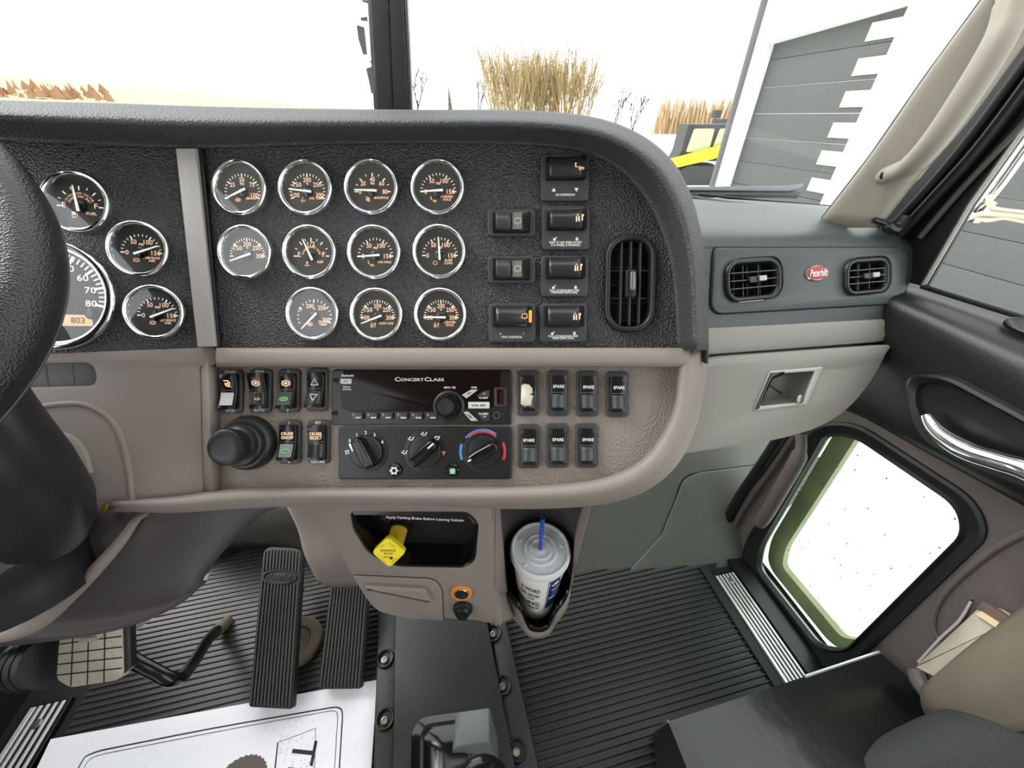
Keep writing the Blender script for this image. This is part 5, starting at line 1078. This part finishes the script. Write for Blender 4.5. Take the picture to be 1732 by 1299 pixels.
# soft map pocket
rows = [[PX(1575, 1150, .66), PX(1640, 1095, .66), PX(1700, 1050, .66), PX(1800, 975, .66)], [PX(1560, 1165, .645), PX(1650, 1110, .625), PX(1720, 1080, .625), PX(1820, 1020, .625)], [PX(1560, 1195, .65), PX(1650, 1180, .62), PX(1730, 1150, .615), PX(1830, 1100, .615)], [PX(1580, 1230, .66), PX(1660, 1240, .64), PX(1760, 1230, .63), PX(1860, 1200, .63)]]
mb = MB(); mb.grid(wsheet(rows, 4, 4)); link('map_pocket', mb, mat('pocket_beige', (116, 108, 94), .7, bump=('noise', 60, .6), var=.25), door, W=True, sharp=70, solid=.003)
mb = MB(); mb.tube(crom([PX(1552, 1140, .67), PX(1560, 1160, .66), PX(1600, 1205, .66)], 4), .012, 10); link('pocket_corner', mb, mat('door_taupe', (112, 104, 100)), door, W=True)
# papers in the pocket
bkt = thing('folded_papers', PX(1640, 1080, .675), 'worn folded papers and booklets stuffed in the door pocket', 'papers')
bf = Fr(PX(1548, 1128, .672), PX(1672, 1030, .676), PX(1600, 1145, .655)); BM = bf.M(1630, 1090)
bq = lambda pts: to2(BM, [bf.P(u, v) for u, v in pts])
def bl2(name, mb, m): o = link(name, mb, m, bkt); o.matrix_basis = basis(bkt).inverted() @ BM; return o
mb = MB(); mb.prism(roundpoly(bq([(1546, 1128), (1662, 1020), (1712, 1052), (1590, 1150)]), .003, 3), -.02, 0, .002); bl2('booklet', mb, mat('old_paper', (186, 176, 158), .7, bump=('noise', 60, .6), var=.25))
mb = MB(); mb.prism(roundpoly(bq([(1655, 1030), (1668, 1018), (1716, 1050), (1704, 1062)]), .003, 3), -.004, .004, .001); bl2('booklet_spine', mb, mat('spine_brown', (104, 88, 80), .6))
mb = MB(); mb.prism(bq([(1660, 1042), (1668, 1036), (1700, 1056), (1694, 1064)]), .003, .006); bl2('cream_card', mb, mat('cream_card', (226, 204, 160), .6))
mb = MB(); mb.tube(crom([PX(1553, 1120, .665), PX(1590, 1080, .667), PX(1622, 1050, .668), PX(1642, 1018, .668)], 4), .0015, 6); link('loose_sheet_edge', mb, mat('sheet_grey', (170, 168, 168), .6), bkt, W=True)

# door window frame (black) and glass
fr_o = [(1480, 378), (1552, 303), (1630, 212), (1732, 73), (1870, -110), (2160, -500), (2330, -500), (1850, 70), (1732, 224), (1645, 348), (1567, 486), (1500, 470)]
FP_ = Fr(Vector((.725, 0, 0)), Vector((.725, 1, 0)), Vector((.725, 0, 1)), xdir=Vector((0, -1, 0))); FM = FP_.M(1600, 350)
mb = MB(); mb.prism(to2(FM, [FP_.P(u, v) for u, v in fr_o]), -.006, 0, .002); o = link('window_frame', mb, doorblk, door); o.matrix_basis = basis(door).inverted() @ FM
for pts, r, m_ in (([(1500, 392), (1570, 318), (1645, 228), (1740, 100), (1850, -50)], .006, rubber), ([(1508, 412), (1580, 336), (1660, 248), (1750, 130), (1870, -40)], .009, rubg), ([(1556, 402), (1625, 322), (1732, 208), (1900, 20)], .004, mat('frame_grey', (84, 82, 80), .4))):
    mb = MB(); mb.tube(crom([PX(u, v, .718) for u, v in pts], 5), r, 12); link('seal_bead', mb, m_, door, W=True)
for pts, r in (([(1560, 484), (1640, 346), (1732, 217), (1860, 50)], .0035), ([(1560, 484), (1732, 537), (1900, 592)], .004)):
    mb = MB(); mb.tube([PX(u, v, .722) for u, v in pts], r, 10); link('glass_channel', mb, steel if r < .004 else rubg, door, W=True)
mb = MB(); a, b, c_, d_ = PX(1480, 440, .74), PX(1740, 30, .74), PX(2100, 30, .74), PX(1960, 610, .74)
mb.add([Vector((.74, .55, .74)), Vector((.74, .30, 1.45)), Vector((.74, -.7, 1.45)), Vector((.74, -.7, .74))], [(0, 1, 2, 3)]); struct(link('window_3', mb, gl_win, W=True, fix=False))

# ------------------------------------------------------------------ A pillar, grab handle, windscreen
lft = [(1385, 385), (1480, 262), (1572, 130), (1668, 0), (1760, -125), (2010, -450)]; rgt = [(1486, 385), (1550, 303), (1630, 212), (1732, 73), (1870, -115), (2150, -490)]
rows = [[PX(u - 6, v, .62) for u, v in lft], [PX(u, v, .612) for u, v in lft], [PX((u * .6 + a * .4), (v * .6 + b * .4), .626) for (u, v), (a, b) in zip(lft, rgt)], [PX(u * .15 + a * .85, v * .15 + b * .85, .645) for (u, v), (a, b) in zip(lft, rgt)], [PX(u, v, .665) for u, v in rgt], [PX(u, v, .70) for u, v in rgt]]
mb = MB(); mb.grid(wsheet(rows, 4, 3)); struct(link('trim_6', mb, pillar_m, W=True, sharp=70, solid=.002))
mb = MB(); mb.tube([PX(u - 4, v, .622) for u, v in lft], .0038, 10); struct(link('trim_7', mb, rubg, W=True))
gh = thing('grab_handle', PX(1590, 200, .61), 'beige grab handle bolted to the windscreen pillar', 'grab handle')
mb = MB(); mb.tube(crom([PX(1500, 296, .628), PX(1516, 291, .612), PX(1545, 276, .596), PX(1585, 232, .585), (PX(1640, 152, .582)), PX(1683, 82, .585), PX(1703, 40, .592), PX(1712, 0, .600), PX(1704, -30, .622)], 6), [.013] * 6 + [.0135] * 6 + [.0150] * 30 + [.012] * 12, 20, flat=.85); link('bar', mb, pillar_m, gh, W=True, sharp=70)
mb = MB(); mb.tube([PX(1497, 296, .606), PX(1492, 297, .606)], .0045, 12); link('bolt_hole', mb, void, gh, W=True)
# corner gasket under the pillar
mb = MB(); mb.tube(crom([PX(1478, 372, .64), PX(1496, 378, .655), PX(1512, 388, .67), PX(1530, 372, .69)], 4), [.004] * 5 + [.008] * 8, 10); struct(link('trim_8', mb, rubg, W=True))
# centre post
pf = Fr(P(637, 180, .58), P(692, 180, .58), P(655, 0, .484), xdir=Vector((1, 0, 0))); PM = pf.M(660, 90)
def postp(name, pts, z0, z1, m, b=.002):
    mb = MB(); mb.prism(to2(PM, [pf.P(u, v) for u, v in pts]), z0, z1, b); o = link(name, mb, m, post); o.matrix_basis = basis(post).inverted() @ PM; return o
post = bpy.data.objects.new('trim_9', None); COL.objects.link(post); post.matrix_basis = PM; post['kind'] = 'structure'
postp('post_half', [(646, 330), (670, 330), (657, 0), (642, -380), (608, -380), (626, 0)], -.02, .0, mat('post_grey', (62, 62, 64), .5))
postp('post_half', [(671, 330), (698, 330), (682, 0), (668, -380), (643, -380), (658, 0)], -.02, .0, mat('post_grey', (62, 62, 64), .5))
postp('edge_strip', [(640, 330), (646, 330), (626, 0), (608, -380), (602, -380), (620, 0)], -.018, -.004, steel, .0005)
postp('edge_strip', [(698, 330), (703, 330), (688, 0), (674, -380), (669, -380), (683, 0)], -.018, -.004, steel, .0005)
b0 = pf.P(665, 215); t0 = pf.P(640, -110); k_ = (1.62 - b0.z) / (t0.z - b0.z); topc = b0.lerp(t0, k_)
R0 = Vector((.63, .52, .80)); R1 = Vector((.63, .52 - (1.62 - .80) * .33, 1.62)); L0 = Vector((LX, .42, .80)); L1 = Vector((LX, .15, 1.62))
b0z = b0 + (t0 - b0) * ((.80 - b0.z) / (t0.z - b0.z))
for nm, q in (('window_1', (L0, b0z, topc, L1)), ('window_2', (b0z, R0, R1, topc))):
    mb = MB(); mb.add(q, [(0, 1, 2, 3)]); struct(link(nm, mb, gl_win, W=True, fix=False))
# thin grey scraps on the driver side pane beside the post
stk = []
gf = Fr(L0, b0z, topc)
for i, pts in enumerate(([(611, 0), (622, 0), (623, 6), (613, 3)], [(609, 30), (621, 28), (622, 36), (611, 35)], [(603, 42), (616, 46), (621, 92), (614, 92), (606, 66)], [(624, 102), (630, 104), (628, 108)], [(619, 116), (630, 112), (634, 156), (628, 158), (624, 138)])):
    Mx = gf.M(*pts[0], .0005); mb = MB(); mb.prism(to2(Mx, [gf.P(*p) for p in pts]), 0, .0006)
    tag(link('grey_scrap', mb, mat('scrap_grey', (120, 124, 120), .7, var=.4), M=Mx), ('topmost grey scrap cut by the picture edge beside the centre post', 'small square grey scrap second from the top beside the centre post', 'longest upper grey scrap on the windscreen beside the centre post', 'tiniest grey scrap between the two long scraps beside the post', 'lowest long grey scrap touching the centre post edge')[i], 'sticker scrap', 'grey scraps beside the centre post')
# wiper outside
wf = Fr(P(1170, 325, .70), P(1350, 325, .78), P(1250, 360, .70)); WMx = wf.M(1260, 324)
wi = thing('wiper', WMx, 'dark windscreen wiper arm lying across the bottom of the passenger glass', 'wiper')
for nm, pts, z1, m_ in (('arm', [(1120, 321), (1330, 318), (1356, 314), (1354, 322), (1330, 327), (1120, 326)], .006, mat('wiper_grey', (70, 76, 76), .4)), ('blade', [(1120, 326), (1354, 326), (1350, 333), (1315, 332), (1120, 331)], .003, rubber)):
    mb = MB(); mb.prism(to2(WMx, [wf.P(*p) for p in pts]), -.004, z1, .001); link(nm, mb, m_, wi)
# roof and back of the cab (they close the cab above and behind the seats)
mb = MB(); mb.box(((LX + DOORX) / 2, -.35, 1.66), (DOORX - LX + .1, 1.3, .04)); struct(link('ceiling', mb, pillar_m, W=True))
mb = MB(); mb.box(((LX + DOORX) / 2, -.98, .8), (DOORX - LX + .1, .04, 1.7)); struct(link('wall_back', mb, taupe, W=True))

# ------------------------------------------------------------------ metal box and seat at the lower right
bx = thing('metal_step_box', PZ(1350, 1180, .20), 'scuffed black metal box with a bright front corner between floor mat and seat', 'metal box')
top = [PZ(u, v, .20) for u, v in ((1130, 1220), (1487, 1103), (1602, 1200), (1500, 1420), (1210, 1420))]
low = [PZ(u, v, .02) for u, v in ((1105, 1240), (1400, 1152), (1480, 1200), (1400, 1420), (1120, 1420))]
mb = MB(); mb.loft([low, [p - Vector((0, 0, .02)) * 0 - Vector((0, 0, .002)) for p in top], top]); link('box_body', mb, metalbox, bx, W=True)
mb = MB(); mb.tube([top[0].lerp(top[1], .62) + Vector((0, 0, .0)), top[1]], .0022, 8); link('bright_edge', mb, alu, bx, W=True)
mb = MB(); mb.tube([top[0], top[0].lerp(low[0], .6)], .002, 8); link('folded_edge', mb, mat('edge_grey', (110, 108, 104), .4, .5), bx, W=True)
seat = thing('passenger_chair', P(1560, 1290, .5), 'dark grey woven fabric passenger seat cushion in the lower corner', 'seat')
rows = [[P(1300, 1400, .62), P(1412, 1302, .60), P(1486, 1262, .58), P(1608, 1210, .55), P(1732, 1166, .53), P(1900, 1110, .52)],
        [P(1310, 1410, .58), P(1418, 1312, .56), P(1492, 1270, .54), P(1614, 1220, .51), P(1738, 1178, .49), P(1906, 1125, .48)],
        [P(1350, 1440, .55), P(1450, 1350, .53), P(1530, 1310, .50), P(1650, 1270, .475), P(1770, 1230, .45), P(1930, 1180, .44)],
        [P(1420, 1600, .53), P(1530, 1500, .51), P(1620, 1460, .48), P(1740, 1420, .45), P(1860, 1380, .43), P(2050, 1330, .42)]]
mb = MB(); mb.grid(wsheet(rows, 4, 4)); link('cushion', mb, mat('seat_fabric', (58, 61, 60), .85, bump=('weave', 180, 1.0), var=.2), seat, W=True, sharp=80, solid=.02)

# ------------------------------------------------------------------ outside
GZ = -1.6
mb = MB(); mb.add([(-400, -60, GZ), (400, -60, GZ), (400, 600, GZ), (-400, 600, GZ)], [(0, 1, 2, 3)]); struct(link('ground', mb, mat('concrete_pale', (226, 225, 220), .9, var=.08), W=True, fix=False))
# low brown scrub on the bank
mb = MB(); R_ = random.Random(11)
for i in range(240):
    u = R_.uniform(-60, 185); y = 150 + R_.uniform(-12, 12); v = 166 - abs(R_.gauss(0, 1)) * 7 + max(0, (u - 60)) * .02; p = PY(u, v, y); w = R_.uniform(.5, 1.5)
    mb.add([(p.x - w, y, p.z - .8), (p.x + w, y, p.z - .8), (p.x + R_.uniform(-.5, .5), y, p.z + R_.uniform(.6, 2.2)), (p.x, y + w, p.z - .8)], [(0, 1, 2), (1, 3, 2), (3, 0, 2)])
tag(link('brush_line', mb, mat('scrub_brown', (158, 124, 92), .95), W=True, fix=False), 'scattered brown scrub on the pale bank at the horizon above the driver gauges', 'brush', kind='stuff')
# dry grass bank at far left
hb = MB(); rows = []
for j in range(9):
    rows.append([Vector((-260 + 22 * i, 110 + 18 * j, GZ + max(0, math.sin(j / 8 * PI)) * (19 * max(0, 1 - (i / 13) ** 1.5) + random.uniform(-.3, .3)))) for i in range(14)])
hb.grid(wsheet(rows, 2, 2)); struct(link('hill', hb, mat('dry_grass', (178, 160, 130), .95, var=.35, bump=('noise', 2, 1)), W=True, sharp=80))
def at_y(u, v, y): return PY(u, v, y)
def bare_tree(base, h, label, spread=.5, n0=1, col_=(62, 54, 46), cat='tree', group=None, seed=1, fan=0, name='bare_tree', th=1.0):
    R = random.Random(seed); segs = []
    def grow(p, d, L, r, lev):
        q = p + d * L; segs.append((p, q, r, r * .75))
        if lev == 0: return
        for k in range(R.choice((2, 3, 3)) if not fan else 3):
            dd = (d + Vector((R.uniform(-1, 1), R.uniform(-1, 1), R.uniform(-.2, .6))) * spread).normalized(); f0 = R.uniform(.45, 1)
            grow(p.lerp(q, f0), dd, L * R.uniform(.55, .85), r * .7, lev - 1)
    for k in range(n0):
        a = R.uniform(0, 6.28); o = Vector((math.cos(a), math.sin(a), 0)) * (h * .42 * math.sqrt(R.random()) if n0 > 1 else 0)
        grow(Vector((o.x, o.y, 0)), Vector((o.x / h * .5 + R.uniform(-.1, .1), R.uniform(-.1, .1), 1)).normalized(), h * (.40 if n0 == 1 else .52) * R.uniform(.85, 1.1), h * .018 * th, 4 if n0 == 1 else 3)
    mb = MB()
    for a, b, r0_, r1_ in segs:
        d = (b - a).normalized(); n_ = d.orthogonal().normalized(); m_ = d.cross(n_)
        mb.loft([[a + n_ * r0_ * math.cos(2.094 * i) + m_ * r0_ * math.sin(2.094 * i) for i in range(3)], [b + n_ * r1_ * math.cos(2.094 * i) + m_ * r1_ * math.sin(2.094 * i) for i in range(3)]], False, False)
    o = link(name, mb, mat('bark_%d' % col_[0], col_, .9), M=Matrix.Translation(base), fix=False); return tag(o, label, cat, group)
def tree_px(u, vtop, y, label, **k):
    b = PY(u, 190, y); t = PY(u, vtop, y); bare_tree(Vector((b.x, y, GZ)), (t.z - GZ), label, **k)
tree_px(706, 92, 42, 'bare forked tree just beside the windscreen centre post', seed=4, spread=.45)
tree_px(878, 112, 60, 'broad pale clump of bare willow stems, nearer the centre post', n0=85, seed=8, spread=.24, col_=(164, 144, 102), th=.5)
tree_px(955, 112, 62, 'broad pale clump of bare willow stems with taller twigs, farther from the post', n0=85, seed=9, spread=.24, col_=(164, 144, 102), th=.5)
tree_px(808, 112, 75, 'thin darker bare tree at the edge of the willow clump', seed=12, spread=.3)
tree_px(1040, 140, 40, 'bare upright tree above the dash curve, nearer the willow clump', seed=21, spread=.3)
tree_px(1075, 150, 38, 'bare wide forked tree above the dash curve, nearer the garage', seed=5, spread=.55)
# small spruce
spb = PY(762, 190, 55); spt = PY(762, 150, 55); hh = spt.z - GZ; mb = MB(); mb.lathe([(.12, 0), (.1, hh * .2)], 8)
for i in range(9): z = hh * (.12 + .095 * i); mb.lathe([((1 - i / 9.5) * hh * .20 * (1 if j % 2 else .7), z) for j in range(2)][:1] + [(.02, z + hh * .18)], 14)
tag(link('spruce', mb, mat('spruce_green', (84, 84, 66), .9), M=Matrix.Translation((spb.x, 55, GZ))), 'small dark spruce on the horizon between forked tree and willow clump', 'tree')
# hedge line of brown brush behind the loader
mb = MB(); R_ = random.Random(3)
for i in range(260):
    u = 1100 + i * .5; p = PY(u, 260, 70 + R_.uniform(-2, 2)); h_2 = R_.uniform(3.8, 5.6); x = p.x + R_.uniform(-.3, .3)
    mb.tube([(x, p.y, GZ), (x + R_.uniform(-.5, .5), p.y, GZ + h_2)], [.16, .03], 3)
o = link('brush_line', mb, mat('brush_tan', (176, 150, 112), .95), W=True, fix=False); tag(o, 'band of tan brush along the horizon behind the loader', 'brush', kind='stuff')
# yellow loader
ldx = PZ(1178, 300, GZ); ldp = PY(1178, 292, 17.5); LO = Matrix.Translation((ldp.x, 17.5, GZ)) @ Matrix.Rotation(math.radians(-12), 4, 'Z')
ld = thing('track_loader', LO, 'yellow and black compact track loader parked beyond the garage corner', 'loader')
ym = mat('loader_yellow', (236, 200, 40), .5); bkm = mat('loader_black', (52, 54, 54), .5)
mb = MB(); mb.loft([[(x, y, z) for x, z in ((-1.3, .9), (.95, .9), (1.0, 2.05), (.85, 2.25), (-1.1, 2.25), (-1.15, 1.3))] for y in (-.55, .55)]); link('cab_body', mb, bkm, ld)
for x0_, x1_, nm in ((-.95, .05, 'side_glass'), (.15, .75, 'rear_glass')):
    mb = MB(); mb.prism(roundpoly([(x0_, 1.25), (x1_, 1.25), (x1_, 2.1), (x0_ + .12, 2.1)], .08), .0, .02); o = link(nm, mb, mat('loader_glass', (178, 184, 150), .2), ld); o.matrix_basis = Matrix.Translation((0, -.56, 0)) @ Matrix.Rotation(PI / 2, 4, 'X')
mb = MB(); mb.loft([[(x, y, z) for x, z in ((-1.9, .55), (-1.8, .95), (1.35, 1.75), (1.45, 1.45), (.2, 1.0))] for y in (-.85, -.62)]); link('lift_arm', mb, ym, ld)
mb = MB(); mb.box((.75, -.80, 1.05), (.5, .1, .25)); link('arm_decal', mb, mat('loader_red', (200, 60, 40), .5), ld)
for s_ in (-.75, .75):
    o_ = roundpoly([(-1.1, 0), (1.1, 0), (1.4, .35), (.9, .75), (-.9, .75), (-1.4, .35)], .25, 4); mb = MB(); mb.loft([[(x, y + s_, z) for x, z in o_] for y in (-.2, .2)]); link('track', mb, bkm, ld)
mb = MB(); mb.loft([[(-1.9 + x, y, z) for x, z in ((-.6, .05), (.1, .05), (.2, .7), (.05, .75), (-.02, .2), (-.6, .12))] for y in (-.9, .9)]); link('bucket', mb, mat('bucket_grey', (120, 118, 112), .6), ld)
# camera / light mast beside the downspout
mst = thing('equipment_mast', PY(1205, 300, 22), 'thin mast with dark boxy fittings standing behind the loader', 'mast')
mb = MB(); p_ = PY(1205, 210, 22); mb.tube([(p_.x, 22, GZ), (p_.x, 22, p_.z)], .05, 8); link('pole', mb, bkm, mst, W=True)
for u, v, w in ((1216, 208, .7), (1203, 222, .4), (1212, 193, .35)): p_ = PY(u, v, 22); mb = MB(); mb.box((p_.x, 22, p_.z), (w, .3, .35)); link('fitting', mb, bkm, mst, W=True)

# garage building with overhead doors
BX = 8.2; GP = Fr(Vector((BX, 0, 0)), Vector((BX, 1, 0)), Vector((BX, 0, 1)), xdir=Vector((0, -1, 0))); yend = PX(1292, 20, BX).y
gar = thing('garage_building', Matrix.Translation((BX, yend, GZ)), 'white garage building with dark overhead doors beside the truck', 'building')
GM_ = Matrix(((0, 0, -1, BX), (-1, 0, 0, 0), (0, 1, 0, 0), (0, 0, 0, 1)))     # local x = -y, y = z, z = -x
gq = lambda pts: [(-PX(u, v, BX).y, PX(u, v, BX).z) for u, v in pts]
A_ = gq([(1293, 74), (1540, 2)]); ya, yb, zt = A_[0][0], A_[1][0], (A_[0][1] + A_[1][1]) / 2
y2a, y2b = -5.2, -1.0
ops = [[(ya, GZ + .02), (yb, GZ + .02), (yb, A_[1][1]), (ya, A_[0][1])], [(y2a, GZ + .02), (y2b, GZ + .02), (y2b, zt), (y2a, zt)]]
def gl2(name, mb, m, par=None, z=0, **k):
    o = link(name, mb, m, par or gar, **k)
    o.matrix_basis = (basis(gar).inverted() @ GM_) if par is None else Matrix.Identity(4); return o
mb = MB(); mb.plate([(-yend, GZ), (14, GZ), (14, 6), (-yend, 6)], ops, -.35, 0); gl2('wall', mb, mat('white_siding', (236, 238, 238), .6))
mb = MB(); mb.box((-yend + .06, 2.2, -6.2), (.1, 7.5, 11.5)); gl2('end_wall', mb, mat('white_siding', (236, 238, 238)))
mb = MB(); mb.tube([(-yend - .02, GZ, .06), (-yend - .02, 6, .06)], .07, 10); gl2('downspout', mb, mat('downspout_grey', (92, 92, 90), .5))
dm = mat('overhead_door_grey', (80, 82, 80), .6, bump=('noise', 3, .4), var=.12)
for (q0, wins) in ((0, 1), (1, 0)):
    o4 = ops[q0]; x0, x1 = o4[0][0] - .05, o4[1][0] + .05; mb = MB(); n = 8; hh = (zt + .15 - GZ) / n
    for i in range(n): mb.prism([(x0, GZ + i * hh + .004), (x1, GZ + i * hh + .004), (x1, GZ + (i + 1) * hh - .004), (x0, GZ + (i + 1) * hh - .004)], -.34, -.27, .006)
    dr_ = gl2('overhead_door', mb, dm)
    if wins:
        for (u0, u1, va, vb) in ((1470, 1531, 36, 62), (1446, 1501, 98, 124), (1424, 1476, 156, 178), (1403, 1453, 208, 233), (1383, 1431, 256, 280), (1366, 1410, 302, 326)):
            a = PX(u0, (va + vb) / 2 + 6, BX + .26); b = PX(u1, (va + vb) / 2 - 6, BX + .26); zc = (a.z + b.z) / 2
            mb = MB(); mb.prism([(-a.y, zc - .13), (-b.y, zc - .13), (-b.y, zc + .13), (-a.y, zc + .13)], -.26, -.235, .01); wo = gl2('door_window', mb, mat('pane_pale_reflection', (226, 222, 196), .15), dr_)  # pale base colour stands in for reflections in the panes
# second wall stripe: jamb post by the side door
mb = MB(); mb.tube([(BX - .2, 4.6, GZ), (BX - .2, 4.6, 3)], .05, 8)
# chrome mirror arms and pale strap outside the door glass
mr = thing('mirror_bracket', PX(1690, 330, 1.05), 'chrome outside mirror arms seen through the passenger door glass', 'mirror bracket')
for pts, r in (([(1655, 352), (1690, 310), (1740, 240), (1800, 160)], .010), ([(1668, 345), (1710, 280), (1750, 225)], .005), ([(1640, 372), (1668, 340)], .016)):
    mb = MB(); mb.tube(crom([PX(u, v, 1.05) for u, v in pts], 4), r, 12); link('arm', mb, chrome, mr, W=True)
sb = thing('pale_strap', PX(1690, 360, 1.0), 'knotted cream strap tied across outside the passenger door glass', 'strap')
for pts, r in (([(1636, 370), (1660, 362), (1690, 362), (1732, 366), (1780, 372)], .006), ([(1672, 330), (1676, 350), (1690, 356), (1740, 362)], .006), ([(1640, 362), (1670, 372), (1700, 368), (1735, 374)], .005)):
    mb = MB(); mb.tube(crom([PX(u, v, 1.0) for u, v in pts], 5), r, 8, flat=.6); link('cord', mb, mat('strap_cream', (214, 208, 178), .7), sb, W=True)
